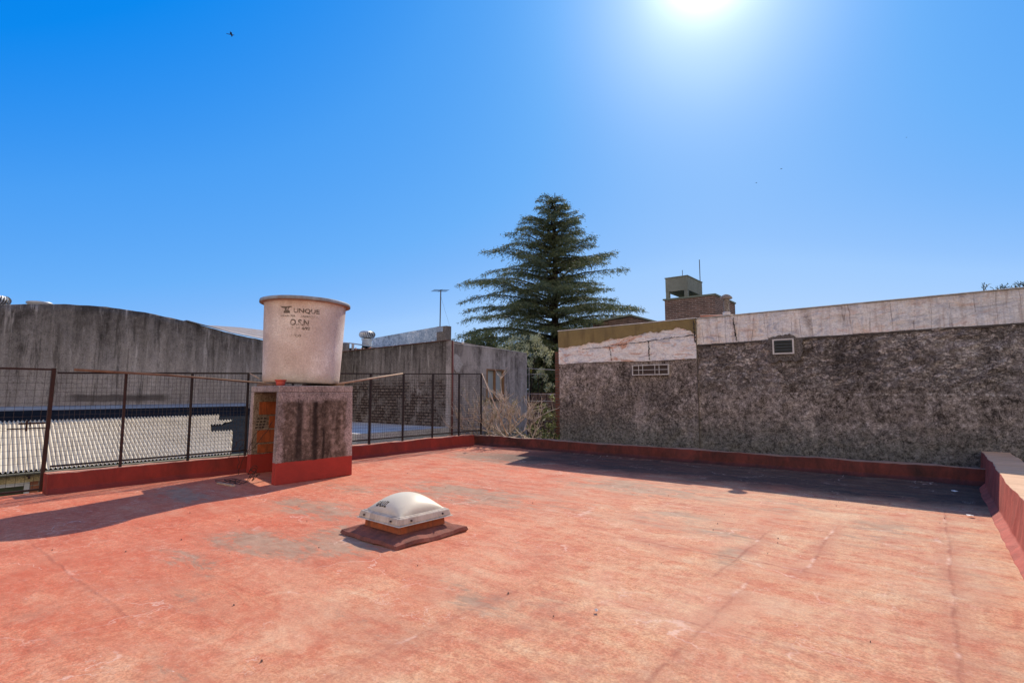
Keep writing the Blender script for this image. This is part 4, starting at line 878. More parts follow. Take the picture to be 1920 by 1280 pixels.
# ------------------------------------------------------------------ rough dark wall building (right)
rb = thing('rough_cast_building', 'long rough dark rendered building with a peeling white membrane band on the right', 'building', (-2, 15, -3.6))
RW = mat_rough_wall()
def rough_face(x0, x1, yb, z0, ztf, name, step=.035):
    xs_ = np.arange(x0, x1+.001, step); n = int((ztf(x0)-z0)/step); m = MB(); nx = len(xs_)
    for j in range(n+1):
        for x in xs_:
            z = z0+(ztf(x)-z0)*j/n
            d = mn.fractal(Vector((x*3.3, z*3.9, 4.0)), .8, 2.1, 5)*.020 + mn.noise(Vector((x*.6, z*.6, 9)))*.02
            if z > 1.5 and x > -4.35: d += abs(mn.fractal(Vector((x*2.6, z*5.0, 2)), .7, 2.1, 4))*.05*min(1, (z-1.5)*4)
            m.v.append((x, yb-.02-d, z))
    m.f = [(j*nx+i, j*nx+i+1, (j+1)*nx+i+1, (j+1)*nx+i) for j in range(n) for i in range(nx-1)]
    return m.build(name, RW, rb, smooth=True)
tz = lambda x: 3.205 + (x+8.26)*.0092
rough_face(-8.26, -4.37, 12.68, -.6, lambda x: 2.31, 'rough_wall')
rough_face(-4.37, 6.0, 12.72, -.6, lambda x: 2.63+(x+4.37)*.0135, 'rough_wall')
MB().box(-8.255, 6.0, 12.735, 20, -3.6, 2.29).build('wall_core', CBS, rb)
m = MB(); m.hexa([(-8.255, 12.735, 2.292), (6, 12.735, 2.292), (6, 20, 2.292), (-8.255, 20, 2.292), (-8.255, 12.735, tz(-8.26)-.05), (6, 12.735, tz(6)-.05), (6, 20, tz(6)-.05), (-8.255, 20, tz(-8.26)-.05)]); m.build('roof', WHR, rb)
MEM1 = mat_membrane('peeling_membrane_left', 1.15, False); MEM2 = mat_membrane('peeling_membrane_right', .55, True)
def sheet(x0, x1, y, zb, zt_, mat, name, n=160, rag=.012, wave=.012, thick=.03):
    m = MB(); xs_ = np.linspace(x0, x1, n); rows = 9
    for j in range(rows):
        for x in xs_:
            b_ = zb(x)+rag*mn.noise(Vector((x*6, 1, 0))); t_ = zt_(x)+rag*.6*mn.noise(Vector((x*7, 5, 0))); z = b_+(t_-b_)*j/(rows-1)
            m.v.append((x, y-.012-wave*mn.noise(Vector((x*2.5, z*5, 3))), z))
    m.f = [(j*n+i, j*n+i+1, (j+1)*n+i+1, (j+1)*n+i) for j in range(rows-1) for i in range(n-1)]
    b0 = (rows-1)*n; e0 = len(m.v)
    for i in range(n): p = m.v[b0+i]; m.v.append((p[0], y+.26, p[2]+.004))
    for i in range(n-1): m.f.append((b0+i, b0+i+1, e0+i+1, e0+i))
    return m.build(name, mat, rb, smooth=True, solid=-thick if False else 0)
# left section: olive band above, white membrane below with a ragged border
rag = lambda x: 2.72 + (x+8.26)*.098 - max(0, x+4.75)*.55 + .055*mn.noise(Vector((x*3.1, 0, 2))) + .05*mn.noise(Vector((x*9, 0, 4)))
sheet(-8.262, -4.372, 12.645, lambda x: 2.29-.012*math.sin(x*2), lambda x: min(rag(x)+.06, tz(x)-.03), MEM1, 'white_membrane')
OLV = mat_plain('olive_coating', (0.235, 0.175, 0.070), (0.17, 0.125, 0.055), 2.2, .85, .25, bump=.5, bd=.02, streak=(.10, .07, .035))
sheet(-8.264, -4.366, 12.622, lambda x: rag(x), tz, OLV, 'olive_band', n=400, rag=.004, wave=.008)
sheet(-4.366, 6.0, 12.70, lambda x: 2.62+(x+4.37)*.0135, tz, MEM2, 'white_membrane', n=260)
# torn joints in the membrane
TEAR = mat_plain('tear_black', (.012, .010, .010), (.03, .025, .02), 6)
m = MB()
def crack(p0, p1, w, y, n=26):
    p0, p1 = Vector(p0), Vector(p1); t = (p1-p0).normalized(); s = Vector((-t.z, 0, t.x)); L = []
    for i in range(n+1):
        q = p0.lerp(p1, i/n); q = Vector((q.x, y, q.z)); q += s*random.uniform(-.012, .012); ww = w*random.uniform(.15, 1.4); L.append((q-s*ww, q+s*ww))
    for i in range(n): m.quad(L[i][0], L[i+1][0], L[i+1][1], L[i][1])
crack((-6.6, 0, 2.71), (-4.42, 0, 2.86), .010, 12.612, 60); crack((-7.5, 0, 2.66), (-6.6, 0, 2.71), .005, 12.612)
crack((-6.65, 0, 2.70), (-6.60, 0, 2.32), .007, 12.612); crack((-5.56, 0, 2.77), (-5.55, 0, 2.31), .011, 12.612)
m.build('membrane_tear', TEAR, rb, solid=.006); m = MB(); crack((-4.40, 0, 3.2), (-4.385, 0, 2.66), .016, 12.60); m.build('membrane_tear', TEAR, rb, solid=.006); m = MB(); crack((-3.52, 0, 3.2), (-3.46, 0, 2.66), .013, 12.672, 30)
m.build('membrane_tear', TEAR, rb, solid=.006)
# coping line
m = MB()
m.hexa([(-8.28, 12.60, tz(-8.26)+.006), (-4.35, 12.60, tz(-4.37)+.006), (-4.35, 12.95, tz(-4.37)+.006), (-8.28, 12.95, tz(-8.26)+.006), (-8.28, 12.60, tz(-8.26)+.03), (-4.35, 12.60, tz(-4.37)+.03), (-4.35, 12.95, tz(-4.37)+.03), (-8.28, 12.95, tz(-8.26)+.03)])
m.hexa([(-4.34, 12.67, tz(-4.37)+.010), (6, 12.67, tz(6)+.010), (6, 13.0, tz(6)+.010), (-4.34, 13.0, tz(-4.37)+.010), (-4.34, 12.67, tz(-4.37)+.026), (6, 12.67, tz(6)+.026), (6, 13.0, tz(6)+.026), (-4.34, 13.0, tz(-4.37)+.026)])
m.build('coping', mat_plain('coping_light', (.62, .60, .55), (.30, .28, .26), 6, .8, .3), rb)
# dark mortar under the membrane
m = MB(); i_ = 0
def ribbon(x0, x1, zf, w, y):
    xs_ = np.linspace(x0, x1, 140)
    for a_, b_ in zip(xs_[:-1], xs_[1:]):
        wa = w*(.8+.5*mn.noise(Vector((a_*4, 0, 0)))); wb = w*(.8+.5*mn.noise(Vector((b_*4, 0, 0))))
        m.quad((a_, y, zf(a_)-wa), (b_, y, zf(b_)-wb), (b_, y, zf(b_)), (a_, y, zf(a_)))
ribbon(-4.36, 6.0, lambda x: 2.622+(x+4.37)*.0135, .045, 12.668)
m.build('mortar_strip', mat_plain('dark_mortar', (.035, .026, .022), (.07, .055, .045), 8), rb, solid=.01)
# barred window (left section)
WHT = mat_plain('old_white_paint', (.58, .55, .52), (.40, .37, .35), 8, .7, .3)
def vent_frame(x0, x1, z0, z1, y, t, parent, dark):
    m = MB(); m.box(x0, x1, y, y+.05, z1-t, z1); m.box(x0, x1, y, y+.05, z0, z0+t); m.box(x0, x0+t, y, y+.05, z0+t, z1-t); m.box(x1-t, x1, y, y+.05, z0+t, z1-t)
    f = m.build('window', WHT, parent); MB().box(x0+t, x1-t, y+.03, y+.045, z0+t, z1-t).build('opening', dark, f); return f
DKB = mat_plain('vent_dark', (.035, .022, .016), (.055, .035, .026), 5); 
f = vent_frame(-6.02, -5.05, 1.925, 2.185, 12.60, .022, rb, DKB)
m = MB()
for x in (-5.83, -5.72, -5.40, -5.29): m.box(x-.006, x+.006, 12.585, 12.597, 1.915, 2.20)
m.box(-6.0, -5.07, 12.586, 12.596, 2.05, 2.062); m.build('bars', WHT, f)
f = vent_frame(-2.70, -2.28, 2.315, 2.645, 12.60, .030, rb, mat_plain('vent_black', (.015, .017, .016), (.03, .033, .03), 5))
m = MB()
for k in range(4): z = 2.37+k*.062; m.hexa([(-2.665, 12.625, z), (-2.315, 12.625, z), (-2.315, 12.628, z+.01), (-2.665, 12.628, z+.01), (-2.665, 12.605, z+.035), (-2.315, 12.605, z+.035), (-2.315, 12.608, z+.045), (-2.665, 12.608, z+.045)])
m.build('louvres', mat_plain('louvre_glass', (.06, .07, .07), (.03, .035, .035), 5, .3, .5), f)
# smooth dark mortar surround of the louvre
pts = []
for k in range(90):
    th = 2*math.pi*k/90; cx_, cz_ = -2.47, 2.40; ca, sa = math.cos(th), math.sin(th)
    rx = .36+.13*mn.noise(Vector((ca*2.2, sa*2.2, 1)))+.05*mn.noise(Vector((ca*8, sa*8, 1))); rz = .29+.10*mn.noise(Vector((ca*2.2, sa*2.2, 5)))+.04*mn.noise(Vector((ca*8, sa*8, 5)))
    s_ = (abs(ca)**3+abs(sa)**3)**(-1/3); pts.append((cx_+rx*ca*s_, 12.635, cz_+rz*sa*s_ + .03))
MB().prism(pts, (0, .03, 0)).build('mortar_surround', mat_stain('dark_patch_mortar', [(0, (.040, .031, .027)), (.5, (.080, .063, .055)), (1, (.16, .13, .115))], .3, .7, .8), rb)
# copper pipes on top
COP = mat_plain('copper_red', (.52, .17, .08), (.36, .12, .07), 6, .6, .4)
top(MB().tube([(-4.42, 13.15, 3.37), (-3.5, 13.3, 3.33), (-2.9, 13.4, 3.27)], .022, 8).build('copper_pipe', COP, smooth=True), 'reddish copper pipe, upper and thicker of two below the brick tower', 'pipe', 'copper pipes')
top(MB().tube([(-4.3, 13.2, 3.31), (-3.3, 13.35, 3.285)], .013, 8).build('copper_pipe', COP, smooth=True), 'reddish copper pipe, lower and thinner of two below the brick tower', 'pipe', 'copper pipes')
ch = thing('mushroom_chimney', 'small cement chimney pipe with a mushroom cap above the membrane band', 'chimney', (-3.75, 13.0, 3.22))
CEM = mat_stain('cement_pipe', [(0, (.10, .08, .065)), (.5, (.2, .165, .14)), (1, (.32, .27, .23))], .5, .6, .5)
MB().lathe((-3.75, 13.0, 3.15), [(.072, 0), (.072, .50), (.078, .51), (.078, .54), (.05, .54)], 20).build('shaft', CEM, ch, smooth=True)
MB().lathe((-3.75, 13.0, 3.15), [(.04, .535), (.135, .555), (.142, .57), (.13, .60), (.08, .645), (.03, .665), (0, .668)], 24).build('cap', CEM, ch, smooth=True)
MB().lathe((-3.75, 13.0, 3.15), [(.074, .16), (.090, .175), (.082, .20), (.094, .22), (.074, .24)], 16).build('collar', mat_plain('pale_sealant', (.66, .6, .56), (.45, .36, .32), 20), ch)
# scrubby plants on the roof edge at the far right
def tuft(mb, c, h, n, spread, leafw=.02):
    for k in range(n):
        a_ = random.random()*6.28; b_ = Vector(c)+Vector((random.uniform(-spread, spread), random.uniform(-.05, .05), 0))
        tp = b_+Vector((math.cos(a_)*h*.5, math.sin(a_)*h*.5, h*random.uniform(.5, 1)))
        mb.tube([b_, b_.lerp(tp, .5)+Vector((0, 0, .02)), tp], .004, 4)
        for q in range(4):
            p = b_.lerp(tp, .4+.6*random.random()); d = Vector((random.uniform(-1, 1), random.uniform(-1, 1), random.uniform(-.3, 1))).normalized()*leafw*2; s_ = d.cross(Vector((0, 0, 1)))*.4
            mb.quad(p, p+d*.5+s_, p+d, p+d*.5-s_)
m = MB()
for x in (.86, 1.02, 1.12, 1.22, 1.30, 1.42, 1.55): tuft(m, (x, 12.85, 3.30), random.uniform(.05, .2), 6, .05)
WEED = mat_leaf('weed_leaf', (.05, .08, .04), (.08, .09, .05), (.03, .04, .03))
top(m.build('roof_weeds', WEED), 'sparse weeds growing on the roof edge at the far right', 'weeds')['kind'] = 'stuff'

# ------------------------------------------------------------------ brick tower with concrete tank
bt = thing('brick_tower', 'dark brick stair tower rising behind the membrane band', 'tower', (-8.5, 25.5, -3.6))
BRK = mat_brick('dark_tower_brick', 'xy', (.20, .115, .09), (.10, .06, .05), (.26, .20, .17), .30, .085, .016, .5)
MB().hexa([(-9.72, 24, -3.6), (-7.404, 24, -3.6), (-7.404, 27.1, -3.6), (-9.72, 27.1, -3.6), (-9.72, 24, 5.80), (-7.404, 24, 5.80), (-7.404, 27.1, 5.80), (-9.72, 27.1, 5.80)]).build('wall', BRK, bt)
GRN = mat_plain('greenish_cement', (.13, .15, .12), (.18, .20, .16), 2.5, .9, .2)
MB().box(-9.80, -7.36, 23.95, 27.14, 5.803, 5.87).build('coping', GRN, bt)
ct = thing('concrete_tank', 'green-grey concrete water tank on legs on top of the brick tower', 'water tank', (-9.1, 25, 5.87))
GRC = mat_stain('green_concrete', [(0, (.11, .125, .095)), (.5, (.17, .19, .15)), (1, (.25, .27, .22))], .7, .4, .3)
MB().box(-9.66, -8.61, 24.0, 26.0, 6.19, 6.83).build('box', GRC, ct)
MB().box(-9.69, -8.58, 23.97, 26.03, 6.833, 6.87).build('lid', GRC, ct)
for (x, y) in ((-9.655, 24.005), (-8.775, 24.005), (-9.655, 25.835), (-8.775, 25.835)): MB().box(x, x+.16, y, y+.16, 5.873, 6.188).build('leg', GRC, ct)
top(MB().tube([(-8.94, 24.3, 6.87), (-8.94, 24.3, 7.20)], .014, 6).build('antenna_mast', AL), 'short thin antenna rod on the concrete tank', 'antenna')
top(MB().tube([(-8.63, 25.8, 6.2), (-8.63, 25.8, 7.95)], .020, 6).build('antenna_mast', AL), 'tall thin antenna mast on the right corner of the concrete tank', 'antenna')
gh = thing('gable_house', 'low dark brick house with a green-edged gable right of the cedar', 'house', (-11.9, 25, -3.6))
m = MB(); m.prism([(-13.6, 24, -3.6), (-10.1, 24, -3.6), (-10.1, 24, 4.75), (-11.45, 24, 5.19), (-13.6, 24, 5.0)], (0, 4, 0)); m.build('wall', mat_brick('gable_brick', 'x', (.16, .10, .08), (.09, .055, .045), (.2, .15, .13), .3, .085, .014, .5), gh)
m = MB(); m.prism([(-13.7, 23.9, 5.02), (-11.45, 23.9, 5.22), (-10.0, 23.9, 4.74), (-10.0, 23.9, 4.82), (-11.45, 23.9, 5.30), (-13.7, 23.9, 5.10)], (0, 4.2, 0)); m.build('roof', GRN, gh)
MB().tube([(-12.55, 24.3, 5.0), (-12.55, 24.3, 5.48)], .03, 6).build('flue', AL, gh)

# ------------------------------------------------------------------ vegetation
class Leaves:
    def __init__(s): s.v = []
    def add(s, P, D, W, L):    # arrays: base, direction, width vec, length
        P = np.asarray(P); a = P-W*.5; b = P+D*L[:, None]*.5-W; b = P+D*L[:, None]*.55-W*.9; c = P+D*L[:, None]; d = P+D*L[:, None]*.55+W*.9
        s.v.append(np.stack([P, b, c, d], 1).reshape(-1, 3))
    def build(s, name, mat, parent):
        V = np.concatenate(s.v) - np.array(origin(parent)); n = len(V)//4
        me = bpy.data.meshes.new(name); me.vertices.add(n*4); me.vertices.foreach_set('co', V.astype(np.float32).ravel())
        me.loops.add(n*4); me.loops.foreach_set('vertex_index', np.arange(n*4, dtype=np.int32))
        me.polygons.add(n); me.polygons.foreach_set('loop_start', np.arange(0, n*4, 4, dtype=np.int32)); me.polygons.foreach_set('loop_total', np.full(n, 4, dtype=np.int32))
        me.update(calc_edges=True); me.validate(); me.materials.append(mat)
        o = bpy.data.objects.new(name, me); link(o, parent); return o
def nrmz(a): return a/np.maximum(np.linalg.norm(a, axis=1, keepdims=True), 1e-6)
def clump(L, c, n, rad, ln, wd, up=0.0, squash=1.0):
    P = rng.normal(size=(n, 3)); P = nrmz(P)*rng.random((n, 1))**.5*rad*np.array([1, 1, squash])
    D = nrmz(nrmz(P+1e-6)*.5+rng.normal(size=(n, 3))*.8+np.array([0, 0, up])); W = nrmz(np.cross(D, rng.normal(size=(n, 3))))*wd
    L.add(np.array(c)+P, D, W, ln*(.6+.8*rng.random(n)))

# --- cedar
CX, CY = -16.57, 25.0
cedar = thing('cedar_tree', 'tall dark cedar with layered drooping branches behind the concrete building', 'tree', (CX, CY, -3.6))
BARK = mat_plain('cedar_bark', (.055, .038, .030), (.028, .020, .017), 5, .95, .1, bump=.8, bd=.05)
m = MB(); tp = [(CX, CY, -3.6), (CX+.03, CY, 0), (CX-.05, CY, 4), (CX+.04, CY, 8), (CX, CY, 11), (CX+.05, CY, 12.95)]
pts = []; 
for a_, b_ in zip(tp[:-1], tp[1:]):
    for q in range(4): pts.append(Vector(a_).lerp(Vector(b_), q/4))
pts.append(Vector(tp[-1])); m.tube(pts, .34, 10, .02); m.build('trunk', BARK, cedar, smooth=True)
hw_z = [2.5, 4.0, 4.9, 6.1, 7.2, 8.5, 9.1, 9.87, 10.6, 11.66, 12.25, 12.7, 13.0]; hw_r = [5.4, 5.7, 5.6, 5.1, 4.8, 4.1, 3.2, 2.5, 2.05, 1.35, .8, .4, .2]
CL = Leaves(); limbs = MB()
z = 2.6
while z < 12.55:
    fr = (z-2.6)/10.2; Rz = float(np.interp(z, hw_z, hw_r))
    nb = 8 if z < 11 else 6; ph0 = random.random()*6.28
    for k in range(nb):
        ph = ph0+k*6.283/nb+random.uniform(-.35, .35); Ln = Rz*random.choice((random.uniform(.35, .75), random.uniform(.75, 1.0), random.uniform(.85, 1.05)))*(1.0-.10*math.cos(ph-R(30)))
        rise = .10+.30*fr+random.uniform(-.12, .16)
        d = np.array([math.cos(ph), math.sin(ph), 0.]); sd_ = np.array([-d[1], d[0], 0.])
        zb = z+random.uniform(-.22, .22); N = 14; ax = []
        for i in range(N+1):
            t = i/N; zz = zb + Ln*(rise*t - (.14+.05*(1-fr))*t**3) + .07*math.sin(t*6+ph); ax.append(np.array([CX, CY, zz])+d*Ln*t+sd_*.12*math.sin(t*4+ph*3))
        limbs.tube([Vector(p) for p in ax[:-1]], .045+.03*(1-fr), 5, .008, cap=False)
        # flat sprays to both sides, tips drooping
        nt = int(6+Ln*6.5)
        for j in range(nt):
            t = .14+.86*(j+random.random()*.6)/nt
            f_ = t*N; i = min(int(f_), N-1); p = ax[i]+(ax[i+1]-ax[i])*(f_-i)
            for sgn in (-1, 1):
                tl = (.22+.72*Ln*.20)*(1-.6*abs(t-.4))*random.uniform(.45, 1.2)*(1 if t < .9 else .55)
                td = nrmz((d*random.uniform(.55, 1.0)+sd_*sgn*random.uniform(.5, 1.0))[None])[0]
                n = int(6+tl*15); s_ = rng.random(n); base = p+td*tl*s_[:, None]; base[:, 2] += .12*tl*s_-.50*tl*s_**2 + rng.normal(size=n)*.035
                base[:, :2] += rng.normal(size=(n, 2))*.035
                D = nrmz(td*.7+rng.normal(size=(n, 3))*.45+np.array([0, 0, -.55])); W = nrmz(np.cross(D, rng.normal(size=(n, 3))))*.016
                CL.add(base, D, W, .09+.13*rng.random(n))
        for q in range(int(1+Ln*1.5*(1.1-fr))):
            t = random.uniform(.2, .98); i = min(int(t*N), N-1); pc_ = ax[i]+sd_*random.uniform(-.5, .5)*(1-t)+np.array([0, 0, random.uniform(-.16, .08)])
            n = random.randint(20, 60); P_ = rng.normal(size=(n, 3))*np.array([.20, .20, .07])+pc_; D = nrmz(rng.normal(size=(n, 3))*.5+d*.4+np.array([0, 0, -.6])); W = nrmz(np.cross(D, rng.normal(size=(n, 3))))*.018
            CL.add(P_, D, W, .08+.15*rng.random(n))
        n = 8; D = nrmz(d*.8+rng.normal(size=(n, 3))*.4+np.array([0, 0, -.5])); W = nrmz(np.cross(D, rng.normal(size=(n, 3))))*.016
        CL.add(np.array(ax[-1])+rng.normal(size=(n, 3))*.06, D, W, .1+.12*rng.random(n))
    z += .29+.17*random.random() + (.05 if fr < .5 else 0)
limbs.build('limbs', BARK, cedar)
CL.build('crown', mat_leaf('cedar_needles', (.045, .075, .032), (.090, .110, .045), (.20, .21, .10), .8, .32), cedar)
print('cedar quads', sum(len(a) for a in CL.v)//4)

def leafy(name, label, cat, base, blobs, mat, lw, ll, dens, trunkm=BARK, trunk_r=.07, up=.3):
    t = thing(name, label, cat, base)
    m = MB(); b = Vector(base)
    for (c, r) in blobs:
        q = Vector(c); m.tube([b, b.lerp(q, .5)+Vector((random.uniform(-.2, .2), random.uniform(-.2, .2), .2)), q], trunk_r, 6, trunk_r*.25)
    m.build('trunk', trunkm, t, smooth=True); L = Leaves()
    for (c, r) in blobs:
        for k in range(int(18*r*r/.25)):
            o = nrmz(rng.normal(size=(1, 3)))[0]*r*random.random()**.33
            clump(L, np.array(c)+o*np.array([1, 1, .85]), int(dens), r*.26, ll, lw, up)
    L.build('crown', mat, t); return t
def at(px, py, Y):       # world point on the plane y = Y seen at a photo pixel (used once to lay the garden out)
    yaw = R(YAW); p = math.atan(.095); fw = Vector((-math.sin(yaw)*math.cos(p), math.cos(yaw)*math.cos(p), math.sin(p))); rt = Vector((math.cos(yaw), math.sin(yaw), 0)); up = rt.cross(fw)
    d = fw+rt*(px-960)/1000-up*(py-640)/1000; t = Y/d.y; return (d.x*t, Y, 1.5+d.z*t)
SIL = mat_leaf('silver_leaf', (.42, .40, .16), (.62, .58, .30), (.88, .82, .55), 1.2, .6, .5)
b_ = at(985, 700, 18.5)
leafy('olive_tree', 'silvery pale-leaved tree in front of the cedar beside the concrete building', 'tree', (b_[0], 18.5, -3.6),
      [(at(948, 655, 18.5), .42), (at(975, 643, 18.7), .45), (at(1005, 645, 18.4), .5), (at(1022, 668, 18.2), .42), (at(985, 672, 18.2), .5), (at(1010, 700, 18.0), .38), (at(1028, 720, 18), .3), (at(960, 668, 18.8), .35)], SIL, .020, .10, 30, trunk_r=.05)
GRB = mat_leaf('bush_green', (.05, .085, .025), (.16, .18, .06), (.42, .42, .20), 2, .4, .4)
leafy('green_bush', 'glossy green bush in the gap beside the rough building corner', 'bush', (at(1030, 800, 13.0)[0], 13.0, -3.6),
      [(at(1030, 790, 13.0), .32), (at(1040, 815, 12.8), .28), (at(1015, 775, 13.3), .28), (at(1035, 762, 13.6), .28), (at(1000, 800, 13.2), .22), (at(1042, 745, 14), .22), (at(1018, 812, 12.9), .22)], GRB, .022, .08, 26)
YLB = mat_leaf('yellow_flower_leaf', (.45, .30, .03), (.25, .24, .05), (.60, .42, .05), 4, .4)
leafy('yellow_shrub', 'shrub with yellow blossom beside the corner of the concrete building', 'shrub', (at(992, 700, 17)[0], 17, -3.6),
      [(at(993, 697, 17), .14), (at(994, 712, 17), .10), (at(1000, 690, 17.2), .10)], YLB, .02, .07, 18, trunk_r=.02)
HED = mat_leaf('hedge_leaf', (.030, .055, .020), (.07, .09, .035), (.15, .15, .08), 1.2, .3)
leafy('garden_tree', 'dark green garden tree filling the gap below the cedar', 'tree', (at(1015, 740, 21)[0], 21, -3.6),
      [(at(975, 690, 21), .6), (at(1000, 690, 21), .65), (at(1020, 680, 21), .6), (at(1040, 665, 21), .6), (at(1045, 700, 21), .6), (at(995, 725, 21), .7), (at(1025, 745, 21), .8), (at(1010, 775, 21), .8), (at(985, 760, 20.5), .7), (at(1030, 700, 22), .6), (at(1040, 790, 20.5), .7), (at(1000, 810, 20), .7)], HED, .055, .16, 40)
# far tree masses that close the view between the buildings
for k, (px, py, Y, r, lab) in enumerate(((905, 655, 30, 1.6, 'dark rounded tree mass left under the cedar'), (1090, 650, 34, 1.8, 'dark tree mass right under the cedar behind the membrane wall'))):
    c = at(px, py, Y); leafy('garden_tree', lab, 'tree', (c[0], Y, -3.6), [(c, r), ((c[0]+1.2, Y, c[2]-.8), r*.9), ((c[0]-1.0, Y+.5, c[2]-1.0), r)], HED, .06, .2, 22, trunk_r=.12)
# bare shrub with curling twigs
bs = thing('bare_shrub', 'leafless shrub with tangled pale twigs between fence end and rough building', 'shrub', (-9.8, 13.2, -3.6))
TW = mat_plain('twig_bark', (.66, .55, .46), (.24, .17, .13), 9, .9, .15)
m = MB(); tips = []
def twig(p, d, L, r, depth):
    pts = [p.copy()]; q = p.copy(); dd = d.copy(); n = 6
    for i in range(n):
        dd = (dd+Vector((random.uniform(-.32, .32), random.uniform(-.32, .32), random.uniform(-.22, .30)))).normalized(); q = q+dd*L/n; pts.append(q.copy())
    m.tube(pts, r, 5, max(r*.45, .0055), cap=False); tips.append(pts[-1])
    if depth:
        for k in range(4): i = random.randint(2, n); e = (dd+Vector((random.uniform(-1, 1), random.uniform(-.8, .8), random.uniform(-.3, .8)))).normalized(); twig(pts[i], e, L*random.uniform(.5, .75), r*.6, depth-1)
for k in range(30):
    bx = random.uniform(-11.2, -9.2); by = random.uniform(12.1, 13.6); hgt = .05+.35*random.random()-.15*abs((bx+9.8))
    d = Vector((random.uniform(-1.2, .8), random.uniform(-.6, .4), random.uniform(.15, .9))).normalized(); twig(Vector((bx, by, hgt)), d, random.uniform(.5, 1.05), .024, 2)
m.tube([(-9.8, 13.2, -3.6), (-9.7, 13.1, -1.5), (-9.8, 13.0, .2)], .12, 8, .06); m.tube([(-9.75, 13.15, -1.8), (-10.4, 12.8, -.3), (-10.7, 12.7, .25)], .07, 7, .03); m.tube([(-9.75, 13.15, -1.6), (-9.2, 12.9, -.4), (-9.0, 12.8, .2)], .07, 7, .03)
m.build('branches', TW, bs, smooth=True)
L = Leaves()
for t_ in tips:
    if random.random() < .22: clump(L, tuple(t_), 7, .05, .05, .012)
L.build('dry_leaves', mat_leaf('dry_leaf', (.20, .17, .09), (.30, .25, .14), (.12, .13, .06), 3, .35), bs)
# undergrowth
uc = Leaves()
for k in range(150): clump(uc, (random.uniform(-11.4, -8.4), random.uniform(12.6, 15.2), random.uniform(-.4, .28)), 22, .16, .07, .02)
u = uc.build('undergrowth', mat_leaf('undergrowth_leaf', (.06, .07, .03), (.20, .18, .09), (.45, .38, .24), 2.5, .3), None)
u['kind'] = 'stuff'; top(u, 'low mixed foliage under the bare shrub beyond the far parapet', 'undergrowth')
# pergola frame
pg = thing('pergola_frame', 'thin pale pipe frame standing in the garden gap beside the brick pier', 'pergola', (at(1015, 740, 17)[0], 17, -3.6))
PIP = mat_plain('pale_pipe', (.55, .50, .46), (.40, .35, .32), 6, .6, .4)
def rail(a_, b_, r=.012, nm='rail'): MB().tube([a_, b_], r, 6).build(nm, PIP, pg)
rail(at(984, 690, 16.6), at(1050, 694, 16.6)); rail(at(984, 702, 16.4), at(1020, 701, 16.4), .010); rail(at(984, 738, 16.4), at(1050, 739, 16.4), .010); rail(at(984, 751, 16.2), at(1050, 752, 16.2), .012)
rail(at(1044.5, 718, 16), at(1044.5, 900, 16), .014, 'post'); rail(at(992, 690, 16.6), at(992, 900, 16.6), .012, 'post'); rail(at(1030, 738, 16.3), at(1048, 752, 16.2), .008); rail(at(1044, 718, 16), at(1050, 719, 16), .012)
bpz = at(1047, 700, 13.4)
top(MB().box(bpz[0]-.05, bpz[0]+.30, 13.3, 13.55, -3.6, at(1047, 660, 13.4)[2]).build('brick_pier', mat_brick('pier_brick', 'x', (.20, .085, .055), (.12, .055, .04), (.14, .10, .08))), 'narrow brown brick pier at the left corner of the rough building', 'pier')
gw = at(1015, 770, 19)
top(MB().box(gw[0]-4, gw[0]+4, 19.4, 19.6, -3.6, at(1015, 736, 19.4)[2]).build('garden_wall', mat_brick('garden_brick', 'x', (.28, .15, .10), (.18, .09, .07), (.25, .2, .16))), 'brown brick garden wall behind the pipe frame', 'wall')

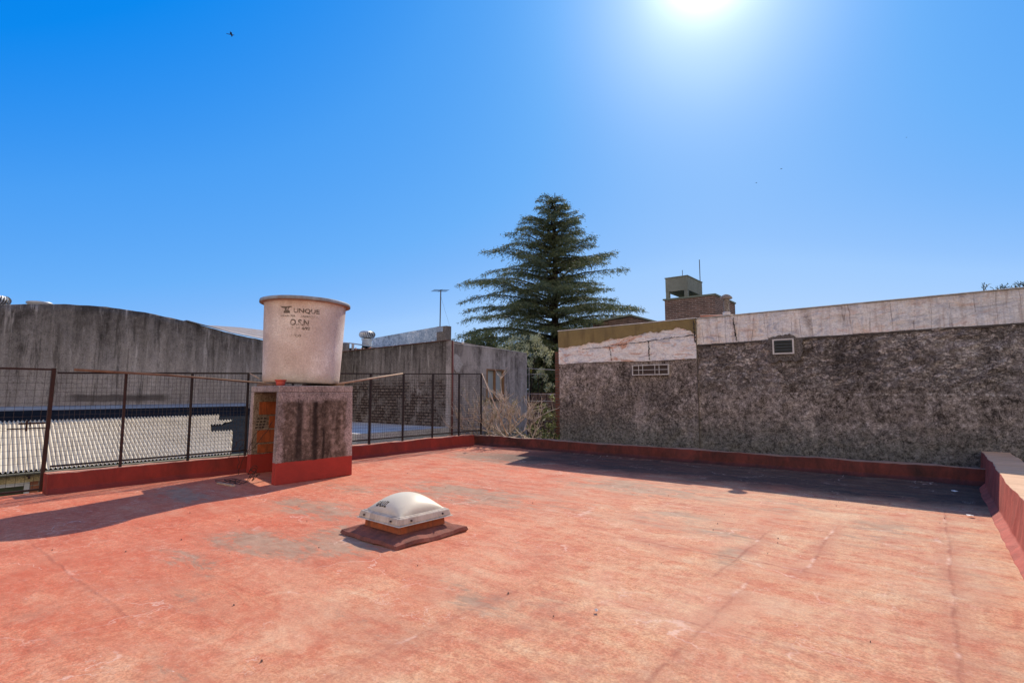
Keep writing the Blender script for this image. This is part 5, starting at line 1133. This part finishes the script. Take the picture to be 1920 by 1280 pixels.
# ------------------------------------------------------------------ litter and birds
def scrap(p, s, label):
    m = MB(); x, y = p; pts = [(x+s*math.cos(a_)*random.uniform(.5, 1), y+s*math.sin(a_)*random.uniform(.35, .8), .008+random.random()*.02) for a_ in np.linspace(0, 5.6, 8)]
    c = (x, y, .03)
    for k in range(8): m.poly([c, pts[k], pts[(k+1) % 8]])
    return top(m.build('paper_scrap', mat_plain('scrap_white', (.75, .70, .62), (.6, .55, .48), 9)), label, 'litter')
scrap((.262, 8.62), .06, 'crumpled white scrap on the sunlit floor near the right parapet')
scrap((.16, 10.6), .07, 'pale scrap lying in the shaded far right corner')
scrap((-1.9, 3.35), .022, 'tiny white fleck in the middle of the sunlit floor')
m = MB()
for k in range(70):
    x, y = random.uniform(-8, .3), random.uniform(.8, 9); s_ = random.uniform(.002, .006)
    m.hexa([(x-s_, y-s_, .0), (x+s_, y-s_*.6, .0), (x+s_*.7, y+s_, .0), (x-s_, y+s_*.5, .0), (x-s_*.6, y-s_*.6, .006+s_), (x+s_*.5, y-s_*.4, .007+s_), (x+s_*.3, y+s_*.5, .0065+s_), (x-s_*.5, y+s_*.3, .006+s_)])
top(m.build('grit', mat_plain('grit_dark', (.05, .03, .025), (.3, .2, .15), 1.5)), 'tiny grit and chips scattered over the red floor', 'grit')['kind'] = 'stuff'
BIRD = mat_plain('bird_dark', (.02, .02, .025), (.05, .03, .035), 3)
def bird(c, s, yaw, label):
    m = MB(); c = Vector(c); f = Vector((math.cos(yaw), math.sin(yaw), 0)); r = Vector((-f.y, f.x, 0)); u = Vector((0, 0, 1))
    m.tube([c-f*s*.42, c-f*s*.2, c, c+f*s*.22, c+f*s*.36], s*.05, 8, s*.05)
    m.v = m.v; m.tube([c+f*s*.36, c+f*s*.5], s*.045, 6, s*.008)
    m.prism([c-f*s*.38+r*s*.03, c-f*s*.62+r*s*.10, c-f*s*.62-r*s*.10, c-f*s*.38-r*s*.03], u*s*.02)
    for g in (-1, 1):
        m.prism([c+f*s*.16+r*g*s*.04, c+f*s*.20+r*g*s*.35+u*s*.10, c-f*s*.02+r*g*s*.72+u*s*.04, c-f*s*.06+r*g*s*.35+u*s*.10, c-f*s*.14+r*g*s*.04], u*s*.015)
    return top(m.build('bird', BIRD), label, 'bird', 'birds in the sky')
bird((-39.85, 16.55, 28.18), .48, R(55), 'largest bird, high in the upper left of the sky')
bird((-8.0, 42.82, 18.15), .17, R(200), 'tiny bird above right of the brick tower, the upper of two')
bird((-9.53, 41.74, 17.11), .15, R(10), 'tiny bird above right of the brick tower, the lower of two')
bird((-.47, 48.46, 20.5), .10, R(10), 'faintest bird speck, high over the right half of the membrane wall')
